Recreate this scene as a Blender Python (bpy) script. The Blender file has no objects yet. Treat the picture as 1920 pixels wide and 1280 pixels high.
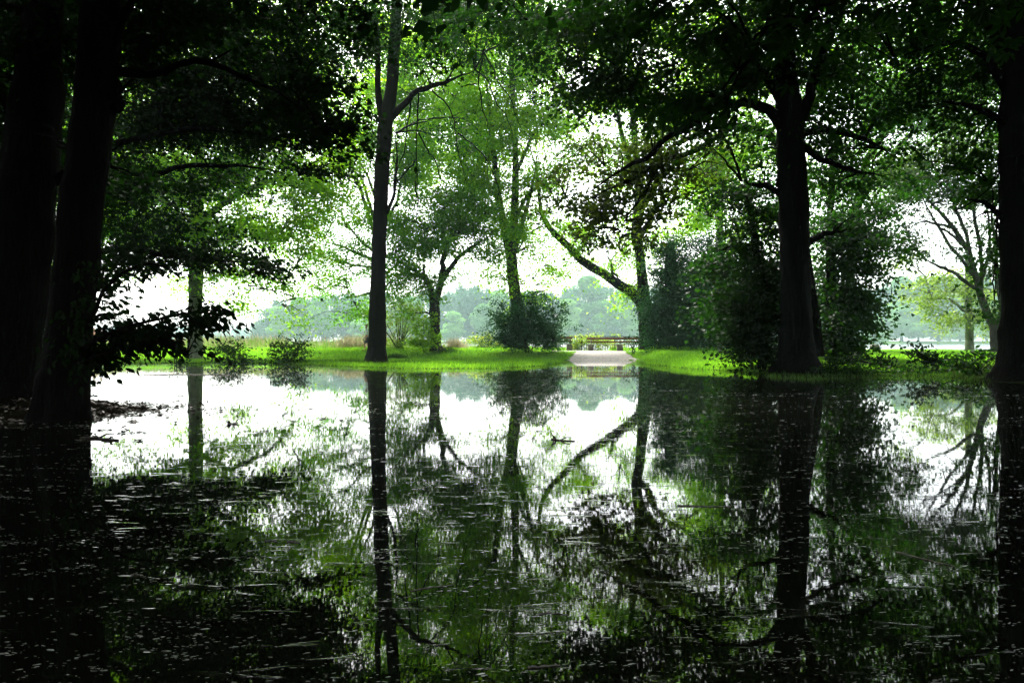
import bpy, math, random
import numpy as np
from mathutils import Vector

rng = np.random.default_rng(7)
random.seed(7)
R = math.radians
SC = bpy.context.scene
COL = SC.collection

# ------------------------------------------------------------------ camera
CAM_H = 1.1
F = 28.0 / 36.0 * 1920.0
cam_d = bpy.data.cameras.new('camera')
cam_d.lens = 28.0; cam_d.sensor_width = 36.0; cam_d.clip_start = 0.05; cam_d.clip_end = 3000
cam = bpy.data.objects.new('camera', cam_d); COL.objects.link(cam)
cam.location = (0, 0, CAM_H); cam.rotation_euler = (R(90), 0, 0)
SC.camera = cam

# ------------------------------------------------------------------ world, sun, exposure
SUN_EL, SUN_AZ = 52.0, -14.0         # degrees above the lake, degrees left of straight ahead
w = bpy.data.worlds.new('World'); SC.world = w; w.use_nodes = True
nt = w.node_tree; nt.nodes.clear()
sky = nt.nodes.new('ShaderNodeTexSky'); sky.sky_type = 'NISHITA'; sky.sun_disc = False
sky.sun_elevation = R(SUN_EL); sky.sun_rotation = R(SUN_AZ)
sky.air_density = 1.0; sky.dust_density = 4.0; sky.ozone_density = 1.0
hs = nt.nodes.new('ShaderNodeHueSaturation'); hs.inputs['Saturation'].default_value = 0.30   # thin even cloud takes most of the blue out
bg = nt.nodes.new('ShaderNodeBackground'); bg.inputs['Strength'].default_value = 0.15
out = nt.nodes.new('ShaderNodeOutputWorld')
nt.links.new(sky.outputs[0], hs.inputs['Color']); nt.links.new(hs.outputs[0], bg.inputs[0]); nt.links.new(bg.outputs[0], out.inputs[0])

sd = bpy.data.lights.new('sun', 'SUN'); sd.energy = 3.0; sd.angle = R(12); sd.color = (1.0, 0.96, 0.88)
so = bpy.data.objects.new('sun', sd); COL.objects.link(so)
az = R(SUN_AZ)
sdir = Vector((math.sin(az) * math.cos(R(SUN_EL)), math.cos(az) * math.cos(R(SUN_EL)), math.sin(R(SUN_EL))))
so.rotation_euler = (-sdir).to_track_quat('-Z', 'Y').to_euler(); so.location = (0, 30, 60)

SC.view_settings.view_transform = 'Standard'; SC.view_settings.look = 'None'
SC.view_settings.gamma = 1.0; SC.view_settings.use_curve_mapping = False
SC.view_settings.exposure = 2.45
cy = SC.cycles
cy.max_bounces = 6; cy.diffuse_bounces = 3; cy.glossy_bounces = 3; cy.transmission_bounces = 3
cy.transparent_max_bounces = 4; cy.volume_bounces = 0
cy.caustics_reflective = False; cy.caustics_refractive = False
cy.use_denoising = True
cy.use_adaptive_sampling = True; cy.adaptive_threshold = 0.01

def P(px, py, D):
    """a picture direction and a distance -> the place it stands"""
    return np.array([(px - 960) / F * D, D, CAM_H - (py - 640) / F * D])

# ------------------------------------------------------------------ materials
def newmat(name):
    m = bpy.data.materials.new(name); m.use_nodes = True
    n = m.node_tree.nodes; n.clear()
    o = n.new('ShaderNodeOutputMaterial')
    return m, n, m.node_tree.links, o

def leafmat(name, c1, c2, t1, t2, trans=0.45, gloss=0.06, rough=0.45):
    m, n, l, o = newmat(name)
    at = n.new('ShaderNodeAttribute'); at.attribute_name = 'rnd'
    mx = n.new('ShaderNodeMix'); mx.data_type = 'RGBA'
    mx.inputs[6].default_value = (*c1, 1); mx.inputs[7].default_value = (*c2, 1)
    mt = n.new('ShaderNodeMix'); mt.data_type = 'RGBA'
    mt.inputs[6].default_value = (*t1, 1); mt.inputs[7].default_value = (*t2, 1)
    l.new(at.outputs['Fac'], mx.inputs[0]); l.new(at.outputs['Fac'], mt.inputs[0])
    d = n.new('ShaderNodeBsdfDiffuse'); t = n.new('ShaderNodeBsdfTranslucent'); g = n.new('ShaderNodeBsdfGlossy')
    g.inputs['Roughness'].default_value = rough; g.inputs['Color'].default_value = (0.8, 0.85, 0.8, 1)
    l.new(mx.outputs[2], d.inputs[0]); l.new(mt.outputs[2], t.inputs[0])
    a = n.new('ShaderNodeMixShader'); a.inputs[0].default_value = trans
    l.new(d.outputs[0], a.inputs[1]); l.new(t.outputs[0], a.inputs[2])
    b = n.new('ShaderNodeMixShader'); b.inputs[0].default_value = gloss
    l.new(a.outputs[0], b.inputs[1]); l.new(g.outputs[0], b.inputs[2])
    l.new(b.outputs[0], o.inputs[0])
    return m

def barkmat(name, c1, c2, scale=6.0, stretch=0.18, bump=0.6):
    m, n, l, o = newmat(name)
    tc = n.new('ShaderNodeTexCoord'); mp = n.new('ShaderNodeMapping'); mp.inputs['Scale'].default_value = (1, 1, stretch)
    l.new(tc.outputs['Object'], mp.inputs[0])
    v = n.new('ShaderNodeTexNoise'); v.inputs['Scale'].default_value = scale * 3; v.inputs['Detail'].default_value = 6; v.inputs['Distortion'].default_value = 0.6
    l.new(mp.outputs[0], v.inputs['Vector'])
    big = n.new('ShaderNodeTexNoise'); big.inputs['Scale'].default_value = 1.3; big.inputs['Detail'].default_value = 3
    l.new(tc.outputs['Object'], big.inputs['Vector'])
    ad = n.new('ShaderNodeMath'); ad.operation = 'MULTIPLY'; l.new(v.outputs[0], ad.inputs[0]); l.new(big.outputs[0], ad.inputs[1])
    cr = n.new('ShaderNodeValToRGB'); cr.color_ramp.elements[0].position = 0.12; cr.color_ramp.elements[1].position = 0.42
    cr.color_ramp.elements[0].color = (*c1, 1); cr.color_ramp.elements[1].color = (*c2, 1)
    l.new(ad.outputs[0], cr.inputs[0])
    p = n.new('ShaderNodeBsdfPrincipled'); p.inputs['Roughness'].default_value = 0.9; p.inputs['Specular IOR Level'].default_value = 0.03
    l.new(cr.outputs[0], p.inputs['Base Color'])
    bp = n.new('ShaderNodeBump'); bp.inputs['Strength'].default_value = bump; bp.inputs['Distance'].default_value = 0.05
    l.new(v.outputs[0], bp.inputs['Height']); l.new(bp.outputs[0], p.inputs['Normal'])
    l.new(p.outputs[0], o.inputs[0])
    return m

def plainmat(name, c1, c2, scale=8.0, rough=0.8, bump=0.2, spec=0.3, metal=0.0, detail=5):
    m, n, l, o = newmat(name)
    tc = n.new('ShaderNodeTexCoord')
    v = n.new('ShaderNodeTexNoise'); v.inputs['Scale'].default_value = scale; v.inputs['Detail'].default_value = detail
    l.new(tc.outputs['Object'], v.inputs['Vector'])
    cr = n.new('ShaderNodeValToRGB'); cr.color_ramp.elements[0].position = 0.35; cr.color_ramp.elements[1].position = 0.65
    cr.color_ramp.elements[0].color = (*c1, 1); cr.color_ramp.elements[1].color = (*c2, 1)
    l.new(v.outputs[0], cr.inputs[0])
    p = n.new('ShaderNodeBsdfPrincipled'); p.inputs['Roughness'].default_value = rough; p.inputs['Specular IOR Level'].default_value = spec
    p.inputs['Metallic'].default_value = metal
    l.new(cr.outputs[0], p.inputs['Base Color'])
    bp = n.new('ShaderNodeBump'); bp.inputs['Strength'].default_value = bump; bp.inputs['Distance'].default_value = 0.02
    l.new(v.outputs[0], bp.inputs['Height']); l.new(bp.outputs[0], p.inputs['Normal'])
    l.new(p.outputs[0], o.inputs[0])
    return m

M = {}
# name: reflected dark, reflected light, through-light dark, through-light light
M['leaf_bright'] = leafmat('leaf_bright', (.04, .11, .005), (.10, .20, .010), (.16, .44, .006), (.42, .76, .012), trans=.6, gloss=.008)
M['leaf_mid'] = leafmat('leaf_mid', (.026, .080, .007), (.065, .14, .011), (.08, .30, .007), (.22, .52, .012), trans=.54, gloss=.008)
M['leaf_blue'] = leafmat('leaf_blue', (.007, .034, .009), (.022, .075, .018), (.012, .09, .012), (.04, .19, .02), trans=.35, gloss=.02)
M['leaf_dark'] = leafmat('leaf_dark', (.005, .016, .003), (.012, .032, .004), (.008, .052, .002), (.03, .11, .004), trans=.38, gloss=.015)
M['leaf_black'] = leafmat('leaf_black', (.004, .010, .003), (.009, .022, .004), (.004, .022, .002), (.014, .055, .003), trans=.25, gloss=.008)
M['leaf_brown'] = leafmat('leaf_brown', (.012, .028, .004), (.028, .042, .006), (.03, .075, .003), (.09, .15, .007), trans=.4, gloss=.015)
M['leaf_olive'] = leafmat('leaf_olive', (.014, .034, .004), (.034, .06, .007), (.035, .11, .004), (.10, .22, .008), trans=.42, gloss=.015)
M['leaf_yellow'] = leafmat('leaf_yellow', (.06, .12, .015), (.12, .19, .025), (.14, .28, .015), (.28, .42, .03), trans=.5, gloss=.03)
M['leaf_lime'] = leafmat('leaf_lime', (.10, .20, .012), (.22, .30, .02), (.18, .34, .012), (.42, .52, .03), trans=.5, gloss=.03)
M['leaf_far1'] = leafmat('leaf_far1', (.05, .17, .04), (.13, .30, .06), (.06, .2, .04), (.15, .32, .05), trans=.3, gloss=.01)  # far leaves lightened so their colour carries part of the haze
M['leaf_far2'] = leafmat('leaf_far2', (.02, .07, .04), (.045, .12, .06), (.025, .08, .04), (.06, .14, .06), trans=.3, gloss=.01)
M['leaf_far3'] = leafmat('leaf_far3', (.10, .26, .05), (.22, .42, .08), (.12, .3, .05), (.25, .46, .07), trans=.3, gloss=.01)  # palest far leaves, some of the haze put into the colour
M['grass'] = leafmat('grass', (.055, .155, .010), (.16, .33, .022), (.10, .32, .010), (.28, .58, .022), trans=.45, gloss=.04)
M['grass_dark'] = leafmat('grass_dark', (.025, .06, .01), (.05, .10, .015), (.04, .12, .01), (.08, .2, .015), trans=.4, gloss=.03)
M['grass_dry'] = leafmat('grass_dry', (.26, .25, .13), (.48, .43, .28), (.32, .31, .15), (.55, .5, .32), trans=.4, gloss=.03)
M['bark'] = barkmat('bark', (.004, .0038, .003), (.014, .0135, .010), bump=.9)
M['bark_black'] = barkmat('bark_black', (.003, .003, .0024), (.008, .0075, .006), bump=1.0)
M['bark_mid'] = barkmat('bark_mid', (.014, .013, .010), (.055, .05, .038), bump=.5)
M['bark_pale'] = barkmat('bark_pale', (.07, .08, .05), (.17, .19, .12), scale=2.0, stretch=.6, bump=.2)
M['soil'] = plainmat('soil', (.008, .007, .005), (.02, .017, .012), scale=5, bump=.8)
M['gravel'] = plainmat('gravel', (.07, .06, .045), (.22, .19, .15), scale=7, bump=.5, detail=9)
M['concrete'] = plainmat('concrete', (.10, .10, .07), (.20, .19, .15), scale=9)
M['brown_wood'] = plainmat('brown_wood', (.12, .05, .03), (.22, .095, .06), scale=12, rough=.6)
M['grey_wood'] = plainmat('grey_wood', (.2, .19, .16), (.32, .30, .27), scale=12, rough=.6)
M['steel'] = plainmat('steel', (.012, .013, .013), (.03, .032, .032), scale=20, rough=.7)
M['white_paint'] = plainmat('white_paint', (.6, .62, .6), (.75, .77, .75), scale=10)
M['stone'] = plainmat('stone', (.035, .04, .022), (.16, .16, .11), scale=14, bump=.6)
M['skin'] = plainmat('skin', (.42, .23, .16), (.48, .27, .19), scale=20, rough=.6, bump=.05)
M['hair_grey'] = plainmat('hair_grey', (.28, .24, .2), (.4, .36, .3), scale=60)
M['hair_dark'] = plainmat('hair_dark', (.03, .02, .012), (.06, .04, .025), scale=60)
M['white_cloth'] = plainmat('white_cloth', (.62, .66, .72), (.75, .78, .82), scale=15)
M['pink_cloth'] = plainmat('pink_cloth', (.55, .22, .18), (.65, .3, .25), scale=15)
M['blue_cloth'] = plainmat('blue_cloth', (.22, .33, .5), (.28, .4, .58), scale=15)
M['navy_cloth'] = plainmat('navy_cloth', (.03, .05, .09), (.05, .08, .13), scale=15)
M['dead_leaf'] = plainmat('dead_leaf', (.010, .008, .005), (.05, .03, .015), scale=30, rough=.5)
M['wet_wood'] = plainmat('wet_wood', (.05, .045, .035), (.16, .14, .11), scale=30, rough=.25, spec=.6)

# ground: grass-green soil on the lawn, dark mud under water and under the near trees
def groundmat():
    m, n, l, o = newmat('ground')
    tc = n.new('ShaderNodeTexCoord')
    v = n.new('ShaderNodeTexNoise'); v.inputs['Scale'].default_value = 1.4; v.inputs['Detail'].default_value = 8
    l.new(tc.outputs['Object'], v.inputs['Vector'])
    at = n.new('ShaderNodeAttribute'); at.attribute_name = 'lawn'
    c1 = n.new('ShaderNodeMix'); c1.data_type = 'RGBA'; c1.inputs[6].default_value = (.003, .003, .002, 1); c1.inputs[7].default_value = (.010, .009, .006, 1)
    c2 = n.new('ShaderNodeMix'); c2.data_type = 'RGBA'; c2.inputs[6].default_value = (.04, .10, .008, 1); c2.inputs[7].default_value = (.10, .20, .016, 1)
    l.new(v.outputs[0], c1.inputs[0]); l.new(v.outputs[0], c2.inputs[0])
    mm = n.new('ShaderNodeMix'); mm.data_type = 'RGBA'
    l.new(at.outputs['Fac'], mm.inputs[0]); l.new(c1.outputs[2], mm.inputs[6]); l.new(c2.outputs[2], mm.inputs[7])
    p = n.new('ShaderNodeBsdfPrincipled'); p.inputs['Roughness'].default_value = 1.0; p.inputs['Specular IOR Level'].default_value = 0.0
    l.new(mm.outputs[2], p.inputs['Base Color'])
    bp = n.new('ShaderNodeBump'); bp.inputs['Strength'].default_value = .8; bp.inputs['Distance'].default_value = .05
    v2 = n.new('ShaderNodeTexNoise'); v2.inputs['Scale'].default_value = 9; v2.inputs['Detail'].default_value = 8
    l.new(tc.outputs['Object'], v2.inputs['Vector'])
    l.new(v2.outputs[0], bp.inputs['Height']); l.new(bp.outputs[0], p.inputs['Normal']); l.new(p.outputs[0], o.inputs[0])
    return m
M['ground'] = groundmat()

def watermat(name, ripple, fine, base=(.006, .007, .004), rough=.015, sx=.55, ridge=.0011):
    m, n, l, o = newmat(name)
    tc = n.new('ShaderNodeTexCoord')
    def noise(scale, stretch, detail, dist=0.0):
        mp = n.new('ShaderNodeMapping'); mp.inputs['Scale'].default_value = (stretch, 1, 1)
        l.new(tc.outputs['Object'], mp.inputs[0])
        v = n.new('ShaderNodeTexNoise'); v.inputs['Scale'].default_value = scale; v.inputs['Detail'].default_value = detail
        v.inputs['Distortion'].default_value = dist
        l.new(mp.outputs[0], v.inputs['Vector']); return v
    a = noise(3.5, sx, 2); b = noise(22, .4, 3, .5)
    # ripples come in patches: calm glassy water and ruffled water
    patch = noise(.22, .6, 3)
    pr = n.new('ShaderNodeMapRange'); pr.inputs['From Min'].default_value = .42; pr.inputs['From Max'].default_value = .62
    pr.inputs['To Min'].default_value = .25; pr.inputs['To Max'].default_value = 1.0
    l.new(patch.outputs[0], pr.inputs['Value'])
    s1 = n.new('ShaderNodeMath'); s1.operation = 'MULTIPLY'; s1.inputs[1].default_value = ripple; l.new(a.outputs[0], s1.inputs[0])
    s2 = n.new('ShaderNodeMath'); s2.operation = 'MULTIPLY'; s2.inputs[1].default_value = fine; l.new(b.outputs[0], s2.inputs[0])
    s3 = n.new('ShaderNodeMath'); s3.operation = 'MULTIPLY'; l.new(s2.outputs[0], s3.inputs[0]); l.new(pr.outputs[0], s3.inputs[1])
    s = n.new('ShaderNodeMath'); s.operation = 'ADD'; l.new(s1.outputs[0], s.inputs[0]); l.new(s3.outputs[0], s.inputs[1])
    rd = noise(13, .30, 2, .8)
    rm = n.new('ShaderNodeMapRange'); rm.inputs['From Min'].default_value = .64; rm.inputs['From Max'].default_value = .76; rm.inputs['To Max'].default_value = ridge
    l.new(rd.outputs[0], rm.inputs['Value'])
    s5 = n.new('ShaderNodeMath'); s5.operation = 'ADD'; l.new(s.outputs[0], s5.inputs[0]); l.new(rm.outputs[0], s5.inputs[1]); s = s5
    bp = n.new('ShaderNodeBump'); bp.inputs['Strength'].default_value = 1.0; bp.inputs['Distance'].default_value = 1.0
    l.new(s.outputs[0], bp.inputs['Height'])
    p = n.new('ShaderNodeBsdfPrincipled'); p.inputs['Base Color'].default_value = (*base, 1)
    p.inputs['Roughness'].default_value = rough; p.inputs['IOR'].default_value = 1.333
    l.new(bp.outputs[0], p.inputs['Normal']); l.new(p.outputs[0], o.inputs[0])
    return m
M['pool'] = watermat('pool_water', .00032, .0001)
M['lake'] = watermat('lake_water', .09, .02, base=(.03, .04, .035), rough=.12)

# ------------------------------------------------------------------ mesh helpers
def mk(name, V, faces, mat, parent=None, loc=None, rnd=None, smooth=False):
    """faces: an (N,k) int array, or a list of such arrays; loc = origin in world"""
    if not isinstance(faces, list): faces = [faces]
    faces = [f for f in faces if len(f)]
    V = np.asarray(V, dtype=np.float32)
    o_ = np.zeros(3) if loc is None else np.asarray(loc, dtype=float)
    me = bpy.data.meshes.new(name)
    me.vertices.add(len(V)); me.vertices.foreach_set('co', (V - o_.astype(np.float32)).ravel())
    li = np.concatenate([f.ravel() for f in faces]).astype(np.int32)
    tot = np.concatenate([np.full(len(f), f.shape[1], np.int32) for f in faces])
    st = np.concatenate([[0], np.cumsum(tot)[:-1]]).astype(np.int32)
    me.loops.add(len(li)); me.loops.foreach_set('vertex_index', li)
    me.polygons.add(len(tot)); me.polygons.foreach_set('loop_start', st); me.polygons.foreach_set('loop_total', tot)
    if smooth: me.polygons.foreach_set('use_smooth', np.ones(len(tot), bool))
    if rnd is not None:
        a = me.attributes.new('rnd', 'FLOAT', 'FACE'); a.data.foreach_set('value', np.asarray(rnd, np.float32))
    me.update(calc_edges=True)
    me.materials.append(mat)
    ob = bpy.data.objects.new(name, me); COL.objects.link(ob)
    ob.location = o_
    if parent is not None:
        ob.parent = parent; ob.location = o_ - np.array(parent.location)
    return ob

def tag(o, label=None, cat=None, group=None, kind=None):
    if label: o['label'] = label
    if cat: o['category'] = cat
    if group: o['group'] = group
    if kind: o['kind'] = kind
    return o

def empty(name, loc, label, cat, group=None):
    o = bpy.data.objects.new(name, None); COL.objects.link(o); o.location = tuple(float(v) for v in loc)
    o.empty_display_size = .3
    return tag(o, label, cat, group)

def norm(a):
    return a / np.maximum(np.linalg.norm(a, axis=-1, keepdims=True), 1e-9)

def tubes(Pts, Rad, sides=5, lump=0.0):
    """Pts (N,K,3), Rad (N,K) -> verts, quads for N tubes"""
    Pts = np.asarray(Pts, float); Rad = np.asarray(Rad, float)
    N, K, _ = Pts.shape
    T = np.empty_like(Pts); T[:, 1:-1] = Pts[:, 2:] - Pts[:, :-2]; T[:, 0] = Pts[:, 1] - Pts[:, 0]; T[:, -1] = Pts[:, -1] - Pts[:, -2]
    T = norm(T)
    ref = np.where(np.abs(T[..., 1:2]) < .9, np.array([0, 1., 0]), np.array([1., 0, 0]))
    U = norm(np.cross(T, ref)); W = np.cross(T, U)
    an = np.linspace(0, 2 * np.pi, sides, endpoint=False)
    rr = np.ones((N, K, sides))
    if lump: rr = rr + lump * rng.standard_normal((N, K, sides))
    ring = Pts[:, :, None] + (Rad[:, :, None] * rr)[..., None] * (np.cos(an)[None, None, :, None] * U[:, :, None] + np.sin(an)[None, None, :, None] * W[:, :, None])
    V = ring.reshape(-1, 3)
    base = (np.arange(N)[:, None, None] * K + np.arange(K - 1)[None, :, None]) * sides
    j = np.arange(sides)[None, None, :]; j2 = (j + 1) % sides
    Q = np.stack([base + j, base + j2, base + sides + j2, base + sides + j], -1).reshape(-1, 4)
    return V, Q

def resample(pts, rad, K):
    pts = np.asarray(pts, float); rad = np.asarray(rad, float)
    d = np.concatenate([[0], np.cumsum(np.linalg.norm(np.diff(pts, axis=0), axis=1))])
    t = np.linspace(0, d[-1], K * 4)
    q = np.stack([np.interp(t, d, pts[:, i]) for i in range(3)], 1)
    r = np.interp(t, d, rad)
    # smooth the corners
    for _ in range(3):
        q[1:-1] = (q[:-2] + 2 * q[1:-1] + q[2:]) / 4
        r[1:-1] = (r[:-2] + 2 * r[1:-1] + r[2:]) / 4
    i = np.linspace(0, len(t) - 1, K).round().astype(int)
    return q[i], r[i]

class MB:
    def __init__(s): s.V = []; s.F = []; s.n = 0
    def add(s, V, F):
        s.V.append(V); s.F.append(F + s.n); s.n += len(V)
    def box(s, c, d, rz=0.0, bev=0.0):
        x, y, z = d[0] / 2, d[1] / 2, d[2] / 2
        b = bev
        # chamfered box: 24 vertices
        vs = []
        for sx in (-1, 1):
            for sy in (-1, 1):
                for sz in (-1, 1):
                    vs += [(sx * x, sy * (y - b), sz * (z - b)), (sx * (x - b), sy * y, sz * (z - b)), (sx * (x - b), sy * (y - b), sz * z)]
        v = np.array(vs, float)
        import bmesh
        bm = bmesh.new()
        for p in v: bm.verts.new(p)
        bmesh.ops.convex_hull(bm, input=bm.verts)
        bm.verts.index_update()
        vv = np.array([w_.co[:] for w_ in bm.verts]); ff = np.array([[q.index for q in f.verts] for f in bm.faces])
        bm.free()
        ca, sa = math.cos(rz), math.sin(rz)
        vv = np.stack([vv[:, 0] * ca - vv[:, 1] * sa, vv[:, 0] * sa + vv[:, 1] * ca, vv[:, 2]], 1) + np.array(c)
        s.add(vv, ff)
    def build(s, name, mat, parent=None, loc=None, **k):
        return mk(name, np.concatenate(s.V), [f for f in s.F], mat, parent, loc, **k)

# ------------------------------------------------------------------ leaves
def tmpl(kind):
    if kind == 'kite':
        v = [(0, 0, 0), (.34, .42, .07), (0, 1, -.05), (-.34, .42, .07)]
        return np.array(v), [np.array([[0, 1, 2, 3]])]
    if kind == 'oval':
        v = [(0, 0, 0), (.2, .22, .06), (.25, .55, .07), (0, 1, -.06), (-.25, .55, .07), (-.2, .22, .06)]
        return np.array(v), [np.array([[0, 1, 2, 3], [0, 3, 4, 5]])]
    if kind == 'maple':
        o = [(0, 0), (.34, -.05), (.26, .18), (.6, .4), (.27, .5), (0, 1), (-.27, .5), (-.6, .4), (-.26, .18), (-.34, -.05)]
        v = [(x, y, -.10 * abs(x) - .05 * y) for x, y in o] + [(0, .33, .04)]
        return np.array(v), [np.array([[i, (i + 1) % 10, 10] for i in range(10)])]
    if kind == 'palm':      # horse-chestnut: five drooping leaflets
        vs, fs = [], []
        for i, (a, s) in enumerate([(-1.9, .62), (-.85, .88), (0, 1), (.85, .88), (1.9, .62)]):
            ca, sa = math.cos(a), math.sin(a)
            for x, y, z in [(0, 0, 0), (.13, .45, .03), (.17, .7, 0), (0, 1, -.12), (-.17, .7, 0), (-.13, .45, .03)]:
                x *= s; y *= s
                vs.append((x * ca + y * sa, y * ca - x * sa, z - .12 * y * y))
            b = i * 6
            fs += [[b, b + 1, b + 2, b + 3], [b, b + 3, b + 4, b + 5]]
        return np.array(vs), [np.array(fs)]
    if kind == 'blade':
        v = [(-.5, 0, 0), (.5, 0, 0), (.3, .6, .12), (0, 1, .5)]
        return np.array(v), [np.array([[0, 1, 2, 3]])]

def leaves(kind, pos, axis, nrm, size):
    tv, tf = tmpl(kind)
    axis = norm(axis); X = norm(np.cross(axis, nrm)); Z = np.cross(X, axis)
    sz = size[:, None, None]
    V = pos[:, None] + sz * (tv[None, :, 0:1] * X[:, None] + tv[None, :, 1:2] * axis[:, None] + tv[None, :, 2:3] * Z[:, None])
    n = len(tv); N = len(pos)
    Fs = [(f[None] + (np.arange(N) * n)[:, None, None]).reshape(-1, f.shape[1]) for f in tf]
    per = sum(len(f) for f in tf)
    return V.reshape(-1, 3), Fs, per

def gapfield(p, s, ph):
    q = p / s
    return (np.sin(q[:, 0] * 1.7 + ph + np.sin(q[:, 2] * 1.3 + ph)) + np.sin(q[:, 1] * 1.5 + 2 * ph) + np.sin(q[:, 2] * 2.1 + 3 * ph + np.sin(q[:, 0] * .9))) / 3

def foliage(blobs, kind, size, dens, spray, axis_xy, flat=.34, tilt=.85, gap=-.35, gs=1.0, seed=0):
    """blobs: (centre, (rx, ry, rz), weight). Leaves hang in flat sprays, the sprays leave gaps.
    Returns leaf arrays and the spray centres."""
    P_, A_, N_, S_, C_, RN = [], [], [], [], [], []
    la = {'kite': .34, 'oval': .36, 'maple': .42, 'palm': .75, 'blade': .5}[kind] * size * size
    ph = seed * 1.37
    for c, r, wgt in blobs:
        r = np.asarray(r, float)
        area = math.pi * r[0] * r[2]
        n = max(12, int(area * dens * wgt / (la * .5)))
        per = max(8, int(spray * spray * 2.6 * 1.1 / (la) * .55))
        ns = max(3, int(round(n / per)))
        u = norm(rng.standard_normal((ns * 3, 3))); rad = rng.random((ns * 3, 1)) ** (1 / 2.3)
        cc = c + np.where(rng.random((len(u), 1)) < .35, u * rad, np.clip(rng.standard_normal(u.shape) * .6, -1.7, 1.7)) * r
        g = gapfield(cc, gs, ph + c[0])
        cc = cc[g > gap][:ns]
        if len(cc) < 2: cc = c + u[:3] * rad[:3] * r
        k = len(cc)
        C_.append(cc)
        cnt = np.maximum(4, (per * rng.uniform(.5, 1.5, k))).astype(int)
        idx = np.repeat(np.arange(k), cnt); m = len(idx)
        outw = norm(np.concatenate([cc[:, :2] - axis_xy, np.zeros((k, 1))], 1) + .5 * rng.standard_normal((k, 3)) * [1, 1, 0])
        # spray frame: outward, sideways, up; the tip droops
        side = np.stack([-outw[:, 1], outw[:, 0], np.zeros(k)], 1)
        sr = spray * rng.uniform(.6, 1.3, k)[idx][:, None]
        a = rng.standard_normal((m, 1)) * .75; b = rng.standard_normal((m, 1)) * .55; h = rng.standard_normal((m, 1)) * flat
        pos = cc[idx] + sr * (a * outw[idx] + b * side[idx]) + sr * np.array([0, 0, 1.]) * (h - .28 * np.maximum(a, -.3) ** 2)
        ax = norm(outw[idx] * .8 + side[idx] * b * 1.2 + rng.standard_normal((m, 3)) * .55 + np.array([0, 0, -.45]))
        nr = norm(np.array([0, 0, 1.]) + rng.standard_normal((m, 3)) * tilt)
        P_.append(pos); A_.append(ax); N_.append(nr); S_.append(size * rng.uniform(.55, 1.25, m))
        base = np.clip(rng.normal(.5, .22, k), 0, 1)
        RN.append(np.clip(base[idx] + rng.normal(0, .22, m), 0, 1))
    return np.concatenate(P_), np.concatenate(A_), np.concatenate(N_), np.concatenate(S_), np.concatenate(C_), np.concatenate(RN)

def twigs_to(cent, nodes, r0, r1=.006, sag=.12, K=5):
    """a thin curved twig from the nearest limb node to every spray centre"""
    best = np.empty(len(cent), int)
    for s in range(0, len(cent), 2000):
        d = ((cent[s:s + 2000, None] - nodes[None]) ** 2).sum(-1)
        # prefer nodes that lie lower than the spray
        d = d + np.maximum(0, nodes[None, :, 2] - cent[s:s + 2000, None, 2]) ** 2 * 2
        best[s:s + 2000] = d.argmin(1)
    a = nodes[best]; L = np.linalg.norm(cent - a, axis=1, keepdims=True)
    t = np.linspace(0, 1, K)[None, :, None]
    mid = rng.standard_normal((len(cent), 1, 3)) * L[:, None] * .07
    Pp = a[:, None] * (1 - t) + cent[:, None] * t + mid * (np.sin(t * np.pi)) + np.array([0, 0, 1.]) * L[:, None] * sag * np.sin(t * np.pi)
    rr = np.minimum(r0, .012 + .010 * L) * (1 - t[..., 0]) + r1 * t[..., 0]
    return Pp, rr

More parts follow.
